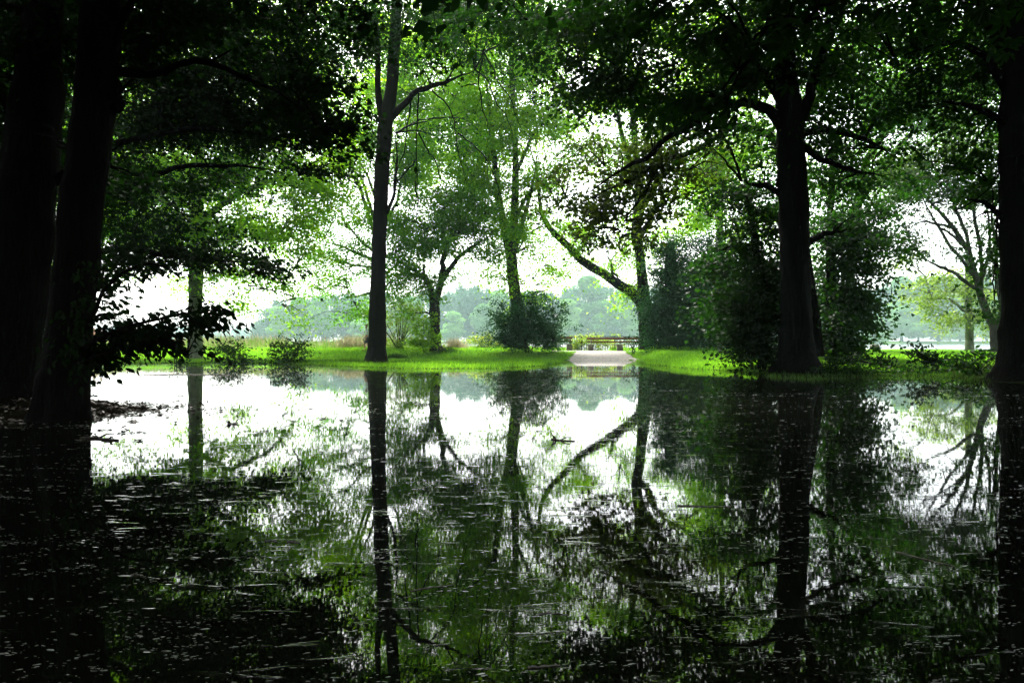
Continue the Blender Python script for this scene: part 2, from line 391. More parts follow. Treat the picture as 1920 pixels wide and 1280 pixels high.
def tree(name, label, D, trunk, limbs, blobs, leafm, barkm, kind='kite', size=.13, dens=2.2, spray=.7, group=None, cat='tree',
         auto=True, flare=0.0, gap=-.35, gs=1.0, seed=1, sides=14, extra=None, tilt=.85, flat=.34, subl=3, base_xy=None, twr=.03, depth=1.0):
    """trunk, limbs: lists of (px, py, half-width px[, extra depth]) ; blobs: (px, py, rx px, rz px[, extra depth[, weight[, depth radius m]]])"""
    def cv(l):
        p = np.array([P(q[0], q[1], D + (q[3] if len(q) > 3 else 0)) for q in l]); r = np.array([q[2] / F * D for q in l]); return p, r
    tp, tr = cv(trunk)
    loc = tp[0].copy()
    root = empty(name, loc, label, cat, group)
    K = 72
    q, r = resample(tp, tr, K)
    V, Q = tubes(q[None], r[None], sides, lump=.025)
    rg = V.reshape(K, sides, 3); an_ = np.linspace(0, 2 * np.pi, sides, endpoint=False)[None]; hz_ = q[:, 2:3]
    ff = 1 + .045 * np.sin(an_ * 2 + hz_ * .9 + seed) + .035 * np.sin(an_ * 5 + hz_ * 2.3 + 2 * seed) + .03 * np.sin(an_ * 3 - hz_ * 5.1 + seed) + .02 * np.sin(hz_ * 11 + an_ * 4)
    V = (q[:, None] + (rg - q[:, None]) * ff[..., None]).reshape(-1, 3)
    if flare:
        # root flare: lobes near the ground
        ring = V.reshape(K, sides, 3); hgt = ring[:, :, 2] - q[0, 2]
        an = np.linspace(0, 2 * np.pi, sides, endpoint=False)
        f = 1 + flare * np.exp(-np.maximum(hgt, 0) / .35) * (.55 + .45 * np.cos(an * 5 + seed))[None]
        ring[:] = q[:, None] + (ring - q[:, None]) * f[..., None] * 1.0
        V = ring.reshape(-1, 3)
    TB = [(V, Q)]; nV = len(V)
    nodes = [q[len(q) // 3:]]; allp, allr = [], []
    for l in limbs:
        lp, lr = cv(l); lq, lrr = resample(lp, lr, 16); lrr = lrr * np.concatenate([np.ones(9), np.linspace(1, .18, 7)])
        lq[3:-1] += rng.standard_normal((12, 3)) * lr.mean() * .25
        allp.append(lq); allr.append(lrr); nodes.append(lq[4:])
    B = []
    for b in blobs:
        dd = b[4] if len(b) > 4 else 0; wg = b[5] if len(b) > 5 else 1.0
        c = P(b[0], b[1], D + dd); rx = b[2] / F * (D + dd); rz = b[3] / F * (D + dd)
        ry = b[6] if len(b) > 6 else min(rx, 3.2) * depth
        B.append((c, (rx, ry, rz), wg))
        if auto:
            nd = np.concatenate(nodes)
            d = np.linalg.norm(nd - c, axis=1) + np.maximum(0, nd[:, 2] - c[2]) * 1.5
            a = nd[d.argmin()]
            for s in range(subl):
                e = c + np.array([rx, ry, rz]) * rng.uniform(-.6, .6, 3)
                L = np.linalg.norm(e - a)
                t = np.linspace(0, 1, 16)[:, None]
                k = a * (1 - t) + e * t + np.array([0, 0, 1.]) * L * .10 * np.sin(t * np.pi) + np.cumsum(rng.standard_normal((16, 3)), 0) * L * .012 * np.sin(t * np.pi)
                allp.append(k); allr.append(np.linspace(min(twr * 1.6, .02 + L * .02), .01, 16)); nodes.append(k[3:])
    pos, ax, nr, sz, cen, rn = foliage(B, kind, size, dens, spray, loc[:2], gap=gap, gs=gs, seed=seed, tilt=tilt, flat=flat)
    for k in range(len(limbs)):        # bare side twigs along the modelled limbs
        for _ in range(7):
            i = rng.integers(5, 15); e = allp[k][i] + rng.standard_normal(3) * np.array([.9, .6, .7]) * min(1.0, D / 40) + np.array([0, 0, .2])
            t = np.linspace(0, 1, 16)[:, None]
            allp.append(allp[k][i] * (1 - t) + e * t + rng.standard_normal(3) * .12 * np.sin(t * np.pi)); allr.append(np.linspace(min(.03, allr[k][i] * .5), .005, 16)); nodes.append(allp[-1][6:])
    if allp:
        V2, Q2 = tubes(np.array(allp), np.array(allr), 6, lump=.04); TB.append((V2, Q2 + nV)); nV += len(V2)
    nodes = np.concatenate(nodes)
    tp_, tr_ = twigs_to(cen, nodes, twr)
    V3, Q3 = tubes(tp_, tr_, 3)
    TB.append((V3, Q3 + nV))
    mk('trunk', np.concatenate([t[0] for t in TB]), np.concatenate([t[1] for t in TB]), barkm, root, loc, smooth=True)
    V4, F4, per = leaves(kind, pos, ax, nr, sz)
    mk('crown', V4, F4, leafm, root, loc, rnd=np.repeat(rn, per) if len(F4) == 1 else None)
    if extra: extra(root, loc, nodes)
    return root
LEAFCOUNT = 0

# ------------------------------------------------------------------ terrain
PXE = np.array([-600, 0, 140, 300, 500, 640, 760, 900, 1000, 1050, 1062, 1180, 1215, 1300, 1400, 1450, 1520, 1600, 1700, 1850, 1920, 2600])
PYE = np.array([684, 684, 684, 681, 681, 687, 691, 691, 687, 681, 675, 675, 683, 692, 697, 706, 708, 706, 704, 714, 720, 735])
UE = (PXE - 960) / F; DE = 1.1 * F / (PYE - 640.0)

def n2(x, y, s, k=0.0):
    return (np.sin(x / s * 1.3 + k + 1.7 * np.sin(y / s * .7 + k)) + np.sin(y / s * 1.6 + 2 * k + 1.3 * np.sin(x / s * .9)) ) * .5

def H(x, y):
    x = np.asarray(x, float); y = np.asarray(y, float)
    yy = np.maximum(y, 3.0); u = x / yy
    De = np.interp(u, UE, DE)
    wob = .5 * n2(x, y, 1.3) + .25 * n2(x, y, .45, 2.0)
    s = y - De + wob
    front = np.where(s < 0, np.maximum(.06 * s, -.45), np.minimum(.05 * s, .045 + .03 * n2(x, y, 1.7, 1.0)))
    # a long shallow dip keeps a strip of water behind the first grass
    dip = np.exp(-((y - 45.6 - .3 * n2(x, y, 2.5)) / 1.1) ** 2) * .16
    front = front - np.where((u < .10), dip, 0)
    y0 = np.where(u < .10, 46.6, np.maximum(De, 20.0))
    y0 = np.where((u > .10) & (u < .21), np.interp(u, [.1, .165, .21], [46.6, 46.6, 33]), y0)
    k = .09 - .03 * np.clip((u - .165) / .05, 0, 1)
    back = np.clip(k * (y - y0), -.5, .55 - .09 * np.clip((u + .02) / .08, 0, 1) - .03 * np.clip((u - .2) / .1, 0, 1) + .03 * n2(x, y, 3.0))
    h = np.maximum(front, back)
    yb = np.where(u < -.35, 72.0, 60.0)
    h = np.where(y > yb, h - (y - yb) * .4, h)
    h = np.maximum(h, -1.6)
    # muddy spit under the left-hand trunks
    ex = (x + 10.2 + .25 * n2(x, y, .8)) / 4.3; ey = (y - 12.5 + .3 * n2(x, y, .9, 1)) / 2.5
    d2 = ex * ex + ey * ey
    h = np.maximum(h, np.where(d2 < 1.8, .24 * (1 - d2), -2) + .045 * n2(x, y, .22) + .03 * n2(x, y, .09, 1.3))
    # behind the viewer the ground comes up again
    h = np.where(y < -2, np.maximum(h, np.minimum((-2 - y) * .12 - .3, .8)), h)
    # the far shore
    ys = np.interp(x, [-700, -180, -120, -60, 700], [800, 800, 400, 380, 380]) + 4 * n2(x, y, 30)
    h = np.where(y > 100, np.clip((y - ys) * .12, -1.6, 1.2), h)
    return h

def grid_obj(name, xs, ys, mat, fn, kind='structure', lawn=False):
    X, Y = np.meshgrid(xs, ys); Z = fn(X, Y)
    V = np.stack([X.ravel(), Y.ravel(), Z.ravel()], 1)
    nx, ny = len(xs), len(ys)
    i = (np.arange(ny - 1)[:, None] * nx + np.arange(nx - 1)[None]).ravel()
    Q = np.stack([i, i + 1, i + nx + 1, i + nx], 1)
    ob = mk(name, V, Q, mat, smooth=True)
    ob['kind'] = kind
    if lawn:
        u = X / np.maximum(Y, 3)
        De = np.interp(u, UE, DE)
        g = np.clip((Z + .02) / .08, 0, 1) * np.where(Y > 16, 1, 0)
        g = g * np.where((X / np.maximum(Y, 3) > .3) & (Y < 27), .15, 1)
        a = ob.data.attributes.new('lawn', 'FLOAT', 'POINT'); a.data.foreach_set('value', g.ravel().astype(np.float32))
    return ob
xs = np.unique(np.concatenate([np.arange(-690, -60, 14), np.arange(-60, -30, 1.0), np.arange(-30, -14, .25), np.arange(-14, -4, .1), np.arange(-4, 30, .25), np.arange(30, 60, 1.0), np.arange(60, 691, 14)]))
ys = np.unique(np.concatenate([np.arange(-60, -10, 4), np.arange(-10, 8, .5), np.arange(8, 17, .08), np.arange(17, 20, .25), np.arange(20, 75, .25), np.arange(75, 100, 3), np.arange(100, 360, 20), np.arange(360, 420, 2.5), np.arange(420, 860, 20)]))
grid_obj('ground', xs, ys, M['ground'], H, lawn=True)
def flat(name, x0, x1, y0, y1, z, mat):
    V = np.array([(x0, y0, z), (x1, y0, z), (x1, y1, z), (x0, y1, z)], float)
    return tag(mk(name, V, np.array([[0, 1, 2, 3]]), mat), kind='structure')
flat('flood_water', -80, 80, -14, 59.5, 0.0, M['pool'])
flat('lake', -680, 680, 60.5, 850, 0.0, M['lake'])

# gravel path: straight spur out of the water and a cross path along the lake
def path_x(y):
    t = np.clip((y - 45.5) / 6.0, 0, 1)
    return 3.05 + 1.05 * t, 7.45 - .15 * t
pv, pf = [], []
ty = np.linspace(44.5, 51.4, 30); tx = np.linspace(0, 1, 16)
for y in ty:
    a, b = path_x(y)
    for t in tx:
        e = (a + (b - a) * t); e += .12 * math.sin(y * 3.1) * (1 if t in (0, 1) else 0)
        pv.append((e, y, float(H(e, y)) + .012))
pv = np.array(pv); i = (np.arange(29)[:, None] * 16 + np.arange(15)[None]).ravel()
tag(mk('path', pv, np.stack([i, i + 1, i + 17, i + 16], 1), M['gravel'], smooth=True), kind='structure')
cxs = np.arange(2.6, 8.6, .3); cys = np.linspace(51.4, 54.6, 9)
ob = grid_obj('lakeside_path', cxs, cys, M['gravel'], lambda a, b: H(a, b) + .016)

# ------------------------------------------------------------------ grass
def on_path(x, y):
    a, b = path_x(y)
    return ((x > a + .05) & (x < b - .05) & (y > 44)) | ((y > 51.5) & (y < 54.5) & (x > 2.6) & (x < 8.4))
def blades(name, x, y, h, wd, mat, lean=.35, z0=None, label=None):
    z = H(x, y) if z0 is None else z0
    m = len(x)
    ax = norm(np.stack([rng.normal(0, lean, m), rng.normal(0, lean, m), np.ones(m)], 1))
    nr = norm(np.stack([rng.normal(0, .6, m), -np.ones(m), np.zeros(m)], 1))
    tv = np.array([(-.5, 0, 0), (.5, 0, 0), (.32, .55, .04), (0, 1, .16), (-.32, .55, .04)])
    X = norm(np.cross(ax, nr)); Z = np.cross(X, ax)
    pos = np.stack([x, y, z - .02], 1)
    V = pos[:, None] + tv[None, :, 0:1] * wd[:, None, None] * X[:, None] + h[:, None, None] * (tv[None, :, 1:2] * ax[:, None] + tv[None, :, 2:3] * Z[:, None])
    Q = (np.array([[0, 1, 2, 3, 4]])[None] + (np.arange(m) * 5)[:, None, None]).reshape(-1, 5)
    rn = np.clip(rng.normal(.5, .35, m) + .22 * n2(x, y, 1.3) + .15 * n2(x, y, .4), 0, 1)
    ob = mk(name, V.reshape(-1, 3), Q, mat, rnd=rn)
    return tag(ob, label, 'grass' if label else None, kind='stuff')

def sample(n, y0, y1, u0=-.75, u1=.75):
    y = rng.uniform(y0, y1, n); x = rng.uniform(u0, u1, n) * y
    return x, y
x, y = sample(330000, 24, 60)
u = x / y; h = H(x, y)
near_right = (u > .29) & (y < 27.5)
strip = (u > -.30) & (u < .06) & (np.abs(y - 45.8 - .3 * n2(x, y, 2.5)) < 1.0) & (h < .02)
ok = (h > -.015) & ~strip & ~on_path(x, y) & ~near_right & (rng.random(len(x)) < np.clip(.35 + (h + .02) * 12, 0, 1))
x, y, h, u = x[ok], y[ok], h[ok], u[ok]
tall = np.clip((y - 54) / 4, 0, 1) * .12
hh = (rng.uniform(.06, .20, len(x)) + tall * (u < .2) + .09 * np.maximum(0, n2(x, y, 1.1, .4))) * (1 - .3 * (u > .3))
blades('grass', x, y, hh, rng.uniform(.010, .035, len(x)), M['grass'], label='short bright green grass covering the lawn beyond the flood')
# darker tufts standing in the water along the first strip and round the trunks
x, y = sample(60000, 22, 44); u = x / y; h = H(x, y)
ok = (h > -.06) & (h < .05) & (y < 43.5) & ((n2(x, y, .9, 3.0) > .1) | ((u > .28) & (y < 28))) & ~on_path(x, y)
x, y = x[ok], y[ok]
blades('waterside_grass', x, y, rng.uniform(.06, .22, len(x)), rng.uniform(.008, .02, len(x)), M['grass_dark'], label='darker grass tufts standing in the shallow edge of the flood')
# tall dry meadow on the left, behind the lawn
x, y = sample(70000, 54.2, 66, -.75, -.10)
dn = np.clip(.5 + .8 * n2(x, y, 2.0, .7), .1, 1)
ok = rng.random(len(x)) < dn; x, y = x[ok], y[ok]
hh = rng.uniform(.5, 1.15, len(x)) * (.75 + .3 * n2(x, y, 2.6, 1.1)) * np.clip(.45 + (y - 54) / 6, 0, 1)
blades('meadow_grass', x, y, hh, rng.uniform(.008, .018, len(x)), M['grass'], lean=.22, label='tall green meadow grass between the lawn and the lake on the left')
ok = rng.random(len(x)) < .3
blades('dry_meadow_grass', x[ok], y[ok], hh[ok] * 1.35, rng.uniform(.006, .014, ok.sum()), M['grass_dry'], lean=.22, label='pale dry seed stalks above the green meadow on the left')
def tuft(name, px, py, D, n, rx, hgt, mat, label):
    c = P(px, py, D); x = c[0] + rng.normal(0, rx, n); y = D + rng.normal(0, rx * .6, n)
    hh = hgt * rng.uniform(.45, 1.0, n) * np.exp(-((x - c[0]) / (rx * 2.2)) ** 2)
    ob = blades(name, x, y, hh, rng.uniform(.008, .018, n), mat, lean=.3, label=label)
    return ob
tuft('dry_grass_clump', 660, 640, 55.2, 700, .8, 1.2, M['grass_dry'], 'pale straw coloured grass clump just left of the slim black trunk')
tuft('dry_grass_clump', 853, 640, 55.0, 480, .5, 1.05, M['grass_dry'], 'pale straw coloured grass clump right of the small forked tree')
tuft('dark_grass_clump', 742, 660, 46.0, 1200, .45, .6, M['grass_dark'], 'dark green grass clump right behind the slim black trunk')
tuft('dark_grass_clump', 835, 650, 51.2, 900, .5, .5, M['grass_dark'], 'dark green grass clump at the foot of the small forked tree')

for i, (px, D, n_, r_, hh_) in enumerate([(655, 37.5, 500, .5, .38), (690, 36.6, 260, .3, .25), (738, 36.8, 260, .25, .32), (765, 36.0, 420, .35, .42), (792, 36.5, 260, .22, .36), (830, 35, 260, .4, .25), (885, 34.5, 240, .3, .28), (600, 39, 300, .6, .3), (950, 35, 260, .5, .2)]):
    x = P(px, 640, D)[0] + rng.normal(0, r_, n_); y = D + rng.normal(0, r_ * .5, n_)
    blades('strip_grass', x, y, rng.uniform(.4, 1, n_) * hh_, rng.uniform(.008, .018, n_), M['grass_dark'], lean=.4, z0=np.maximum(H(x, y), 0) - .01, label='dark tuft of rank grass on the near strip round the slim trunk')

# ------------------------------------------------------------------ trees, near to far
# the black trunk standing in the water's edge on the left
def low_branch(root, loc, nodes):
    D = 9.0
    pts = [(150, 655, 9), (190, 632, 7), (235, 612, 6), (290, 600, 5), (345, 588, 4), (400, 580, 3), (440, 590, 1.5)]
    p2 = [(158, 625, 9), (176, 590, 8), (192, 545, 7), (228, 512, 6), (275, 492, 5), (325, 505, 2.5), (350, 500, 1.5)]
    p3 = [(215, 618, 4), (260, 625, 3), (300, 640, 3), (330, 652, 2), (350, 668, 1)]
    p4 = [(150, 685, 6), (175, 668, 4), (210, 660, 3), (235, 655, 1.5)]
    A, B_ = [], []
    for l in (pts, p2, p3, p4):
        q, r = resample([P(a, b, D + .3 * math.sin(a * .02)) for a, b, _ in l], [w_ / F * D * .5 for *_, w_ in l], 16); A.append(q); B_.append(r)
    A = np.array(A); B_ = np.array(B_)
    bl = []
    for px, py, rx, rz, wg in [(185, 655, 50, 30, 1.1), (180, 688, 34, 14, .8), (215, 672, 30, 14, .8), (160, 600, 20, 30, .8), (270, 632, 50, 22, .9), (230, 625, 45, 26, 1.0), (285, 612, 45, 22, 1.0), (255, 648, 45, 20, .7), (205, 600, 28, 14, .5),
                               (310, 640, 40, 18, .45), (345, 592, 40, 18, .8), (395, 590, 38, 20, .75), (430, 600, 26, 12, .35), (165, 560, 12, 20, .5), (375, 575, 30, 14, .5),
                               (240, 520, 40, 10, .22), (320, 505, 36, 10, .2), (205, 565, 20, 18, .25), (365, 625, 26, 10, .2), (180, 510, 20, 16, .7), (350, 660, 16, 8, .25)]:
        bl.append((P(px, py, D + rng.uniform(-.3, .5)), (rx / F * D, .35, rz / F * D), wg))
    pos, ax, nr, sz, cen, rn = foliage(bl, 'oval', .098, 3.6, .15, loc[:2], flat=.4, tilt=.9, gap=-2, seed=3)
    ax = norm(ax + np.array([.3, 0, -.5]))
    nr = norm(nr + rng.standard_normal(nr.shape) * .5)
    nd = A[:, 2:].reshape(-1, 3)
    tp_, tr_ = twigs_to(cen, nd, .01, .003)
    V, Q = tubes(A, B_, 7); V2, Q2 = tubes(tp_, tr_, 3)
    mk('low_branch', np.concatenate([V, V2]), np.concatenate([Q, Q2 + len(V)]), M['bark'], root, loc, smooth=True)
    V4, F4, per = leaves('oval', pos, ax, nr, sz)
    mk('low_branch_leaves', V4, F4, M['leaf_black'], root, loc, rnd=np.repeat(rn, per))
    # bare hanging twigs
    L = []
    for px, py, dx, l in [(256, 650, 6, 34), (300, 642, 12, 40), (290, 640, -3, 30), (330, 662, 10, 36), (262, 640, 2, 44), (345, 655, -6, 26)]:
        L.append([P(px + dx * t + 1.5 * math.sin(t * 7), py + l * t, D) for t in np.linspace(0, 1, 6)])
    V5, Q5 = tubes(L, np.full((len(L), 6), .003), 4)
    mk('hanging_twigs', V5, Q5, M['bark'], root, loc)

tree('waterside_tree', 'big black trunk with a burl rising from the muddy spit, second from the left', 11.2,
     [(108, 806, 54), (113, 770, 48), (120, 720, 44), (128, 650, 42), (140, 520, 40), (152, 400, 39), (165, 300, 37), (177, 200, 36), (184, 100, 34), (190, 0, 32), (202, -150, 28), (230, -500, 20)],
     [[(190, 215, 20), (206, 175, 14), (212, 120, 12), (222, 60, 10), (245, 5, 9), (280, -90, 7)],
      [(198, 205, 22), (211, 190, 20), (209, 178, 10)],
      [(185, 130, 12), (280, 140, 8), (380, 110, 6), (520, 170, 4), (600, 240, 3)]],
     [(250, 60, 90, 60, 2), (330, 20, 90, 40, 2), (40, 130, 80, 90, 2, .9), (30, 330, 60, 110, 2.5, .7), (60, 520, 60, 60, 3, .7), (600, 250, 40, 24, .5, .7), (630, 235, 24, 12, 0, .6), (560, 190, 60, 40, .5, .8), (190, 480, 30, 50, .3, .6),
      (300, -140, 300, 110, 0, 1.1, 4), (700, -160, 250, 90, 1, .8, 4), (60, -160, 250, 120, 0, 1.1, 4), (350, -420, 420, 160, -2, .8, 5)],
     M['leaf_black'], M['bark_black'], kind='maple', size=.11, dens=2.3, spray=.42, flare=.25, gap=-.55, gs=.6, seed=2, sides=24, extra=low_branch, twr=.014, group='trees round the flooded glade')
tree('dark_maple', 'dark layered maple whose black boughs sweep right from behind the burled trunk', 25.0,
     [(118, 690, 20), (122, 600, 18), (130, 500, 17), (140, 350, 15), (150, 200, 12), (160, 50, 8), (165, -100, 5)],
     [[(140, 480, 8), (230, 465, 6), (330, 480, 5), (430, 490, 3), (500, 500, 1.5)], [(142, 380, 9), (240, 345, 7), (340, 310, 5), (450, 310, 4), (560, 330, 2)], [(150, 290, 9), (250, 260, 7), (360, 240, 5), (480, 250, 4), (600, 290, 2)],
      [(152, 190, 9), (260, 150, 7), (380, 130, 5), (500, 150, 4), (620, 190, 2)], [(158, 90, 7), (260, 50, 5), (400, 30, 4), (560, 40, 2)]],
     [(300, 120, 110, 60, 1, 1.3), (430, 140, 110, 60, 0, 1.4), (550, 190, 80, 46, 0, 1.4), (600, 250, 60, 34, 0, 1.2), (480, 240, 100, 44, 1, 1.3), (370, 220, 110, 50, 1, 1.3), (250, 230, 90, 60, 1, 1.2), (560, 110, 70, 44, 1, .9), (420, 50, 120, 50, 1.5, 1.2), (560, 40, 90, 44, 2, .9),
      (280, 330, 100, 50, 2, 1.0), (400, 340, 90, 26, 2, .6), (590, 310, 50, 20, 0, .8), (250, 420, 90, 30, 2, .8), (300, 470, 110, 24, 0, 1.3), (420, 488, 90, 16, 0, 1.2), (210, 490, 60, 24, 0, 1.3), (350, 430, 70, 20, 2, .6), (640, 225, 30, 12, 0, .7), (500, 505, 36, 10, 0, .5),
      (300, -80, 260, 70, 0, 1.0, 6), (620, -90, 200, 70, 0, .8, 5), (100, 60, 100, 80, 1, 1.0)],
     M['leaf_black'], M['bark_black'], kind='maple', size=.14, dens=2.3, spray=.6, gap=-.6, gs=1.0, seed=14, twr=.02, group='trees round the flooded glade')
tree('leaning_tree', 'thick leaning black trunk at the left edge of the photo', 13.0,
     [(-8, 770, 78), (2, 700, 64), (14, 620, 57), (45, 400, 52), (68, 200, 47), (83, 0, 32), (95, -200, 28), (110, -500, 18)],
     [[(60, 250, 12), (10, 190, 8), (-60, 150, 5)], [(80, 20, 12), (30, 18, 9), (-40, 0, 7)], [(50, 400, 14), (110, 330, 9), (180, 300, 6), (260, 330, 4)]],
     [(20, 60, 70, 60, 1.5, .9), (-20, 200, 60, 80, 1.5, .9), (120, 250, 50, 90, 3, .9), (110, 420, 40, 90, 3, .9), (60, 600, 50, 70, 2.5, .8), (90, 690, 40, 40, 1.5, .7), (120, 60, 60, 90, 2, 1), (-60, 450, 90, 120, 1, .8),
      (0, -200, 300, 120, 2, .8, 4), (200, 350, 60, 80, 5, .7)],
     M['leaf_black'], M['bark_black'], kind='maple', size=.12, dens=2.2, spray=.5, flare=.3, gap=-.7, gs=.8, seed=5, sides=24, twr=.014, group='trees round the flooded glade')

# right-hand near trees
tree('massive_tree', 'massive black trunk with spreading roots on the right bank', 26.5,
     [(1493, 712, 56), (1493, 695, 44), (1493, 660, 33), (1493, 600, 29), (1491, 500, 27), (1488, 400, 26), (1484, 300, 25), (1480, 220, 25), (1474, 150, 21), (1468, 60, 17), (1462, -60, 13), (1455, -300, 8)],
     [[(1475, 245, 15), (1445, 208, 11), (1405, 190, 9), (1350, 196, 7), (1300, 218, 5), (1250, 250, 4)],
      [(1350, 196, 5, 0), (1290, 240, 5, -1), (1250, 258, 5, -1), (1215, 295, 5, -1.5), (1175, 312, 4, -1.5), (1120, 350, 3, -2), (1085, 370, 2, -2)],
      [(1495, 230, 14), (1515, 190, 11), (1532, 130, 9), (1560, 60, 7), (1600, -30, 6)],
      [(1465, 190, 10), (1440, 150, 8), (1400, 90, 6), (1360, 20, 5)],
      [(1500, 270, 8), (1540, 300, 6), (1600, 320, 5), (1660, 330, 3)],
      [(1510, 250, 7), (1545, 240, 6), (1620, 260, 5), (1690, 300, 3)],
      [(1485, 380, 8), (1440, 350, 6), (1390, 340, 4)],
      [(1492, 470, 8), (1540, 440, 6), (1590, 430, 4)]],
     [(1400, 110, 150, 60, 0, 1.3), (1260, 190, 110, 45, 0, 1.1), (1150, 90, 130, 70, 0, 1.1), (1560, 110, 120, 70, 1, 1.2), (1500, 40, 160, 50, 0, 1.2), (1330, 40, 140, 50, 0, 1.2), (1180, 20, 150, 40, 1, 1.1),
      (1040, 50, 110, 60, 1, 1.0), (950, 20, 100, 40, 2, .8), (1540, 240, 80, 50, 1, .9), (1640, 200, 80, 60, 1, .9), (1600, 300, 80, 45, 1.5, .8), (1560, 350, 60, 50, 1.5, .8),
      (1360, 260, 60, 30, 0, .8), (1430, 290, 40, 50, 1, .7), (1100, 150, 90, 40, 0, .9), (1080, 200, 60, 30, 1, .6),
      (1200, -120, 320, 90, 0, .8, 6), (1600, -150, 300, 110, 0, .8, 6), (1400, -350, 400, 130, 0, .6, 7)],
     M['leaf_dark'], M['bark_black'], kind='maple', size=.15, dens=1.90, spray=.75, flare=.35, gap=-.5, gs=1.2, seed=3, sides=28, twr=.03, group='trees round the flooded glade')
tree('brownish_maple', 'brownish dark maple branches reaching left in front of the crooked riverside tree', 29.0,
     [(1534, 668, 10), (1530, 600, 9), (1515, 500, 8), (1500, 400, 8), (1485, 300, 8), (1440, 250, 7), (1380, 235, 6), (1330, 240, 5), (1270, 270, 5)],
     [[(1380, 235, 5), (1290, 290, 5), (1240, 300, 5), (1200, 330, 4), (1160, 345, 4), (1110, 370, 3), (1070, 390, 2)],
      [(1240, 300, 3), (1210, 360, 3), (1180, 400, 2), (1160, 430, 2)]],
     [(1130, 370, 70, 30, 0, 1.1), (1090, 395, 40, 18, 0, .7), (1170, 320, 70, 34, 0, 1.0), (1220, 350, 60, 40, .5, 1.0), (1180, 400, 60, 34, 0, 1.0), (1230, 300, 60, 36, 0, .9), (1280, 330, 44, 30, 0, .7), (1270, 270, 60, 30, 0, .9), (1225, 410, 34, 30, 0, .7), (1110, 270, 60, 30, 0, .6), (1060, 380, 40, 24, 0, .9), (1100, 440, 50, 20, 0, .7), (1150, 450, 50, 20, 0, .7), (1320, 300, 50, 40, 0, .8), (1060, 330, 40, 22, 0, .5), (1200, 440, 30, 20, 0, .8)],
     M['leaf_brown'], M['bark_black'], kind='maple', size=.15, dens=1.50, spray=.6, gap=-0.10, gs=1.0, seed=9, twr=.02, group='trees round the flooded glade')
tree('young_maple', 'dark young maple close behind and right of the massive trunk', 32.0,
     [(1562, 672, 9), (1560, 600, 8), (1556, 500, 7), (1556, 420, 6), (1560, 330, 6), (1570, 250, 4)],
     [[(1550, 560, 5), (1590, 545, 4), (1640, 560, 2)], [(1550, 480, 6), (1600, 450, 4), (1650, 450, 2)]],
     [(1580, 500, 60, 50, 0, 1.1), (1610, 560, 48, 34, 0, .9), (1590, 610, 44, 40, 0, .9), (1622, 575, 28, 14, 0, .7), (1630, 455, 60, 40, 0, .8), (1560, 430, 50, 40, 0, .9), (1560, 640, 34, 24, 0, .8),
      (1600, 390, 60, 40, 0, .7), (1540, 560, 40, 60, 1, .9), (1575, 640, 50, 24, -1, 1.2), (1560, 600, 40, 40, -1, 1.1), (1610, 600, 22, 24, 0, .8), (1595, 650, 20, 10, 0, 1.0), (1628, 560, 24, 16, 0, .9)],
     M['leaf_dark'], M['bark'], kind='maple', size=.15, dens=2.70, spray=.65, gap=-.5, seed=11, twr=.02, group='trees round the flooded glade')
tree('bushy_maple', 'dark bushy maple left of the massive trunk, drooping over the grass', 30.0,
     [(1432, 690, 11), (1430, 620, 10), (1425, 540, 9), (1415, 450, 7), (1405, 380, 5), (1395, 320, 3)],
     [[(1425, 560, 5), (1390, 560, 4), (1350, 580, 2)], [(1420, 480, 5), (1380, 460, 4), (1340, 470, 2)]],
     [(1400, 460, 60, 44, 0, 1.0), (1385, 520, 60, 44, 0, 1.1), (1400, 580, 60, 44, 0, 1.2), (1420, 630, 46, 28, 0, 1.1), (1412, 662, 26, 12, -1, .8), (1440, 540, 40, 60, 1, 1), (1400, 375, 70, 30, 0, 1.2), (1370, 355, 40, 18, 0, 1.0), (1440, 400, 40, 40, 0, .9), (1435, 480, 40, 60, 0, .9), (1335, 505, 34, 24, 0, .5), (1340, 595, 34, 34, 1, .8)],
     M['leaf_dark'], M['bark'], kind='maple', size=.14, dens=2.30, spray=.6, gap=-.55, seed=12, twr=.02, group='trees round the flooded glade')
tree('edge_tree', 'black trunk with a widely flared foot at the right edge of the photo', 22.0,
     [(1930, 735, 80), (1928, 715, 66), (1924, 680, 50), (1921, 640, 43), (1919, 580, 38), (1918, 500, 37), (1916, 300, 36), (1914, 100, 34), (1912, -50, 31), (1910, -300, 22)],
     [[(1895, 105, 14), (1860, 60, 9), (1825, 25, 7), (1790, -10, 5)], [(1890, 170, 11), (1850, 110, 8), (1800, 80, 6), (1750, 60, 4)], [(1885, 230, 8), (1830, 200, 6), (1760, 190, 4)], [(1890, 420, 7), (1850, 380, 5), (1800, 370, 3)]],
     [(1780, 40, 110, 50, 1, 1.1), (1850, 120, 60, 80, 1.5, 1.0), (1730, 110, 80, 50, 1, .9), (1840, 230, 60, 50, 2, .8), (1740, 200, 80, 40, 2, .7), (1850, 330, 40, 60, 2, .7), (1870, 450, 26, 60, 2, .6), (1870, 560, 16, 40, 2, .5), (1780, 290, 70, 34, 2, .6),
      (1900, -150, 350, 110, 0, .9, 6), (2050, 150, 130, 200, 0, .8, 4)],
     M['leaf_dark'], M['bark_black'], kind='maple', size=.14, dens=2.0, spray=.6, flare=.5, gap=-.4, gs=1.0, seed=4, sides=28, twr=.025, group='trees round the flooded glade')
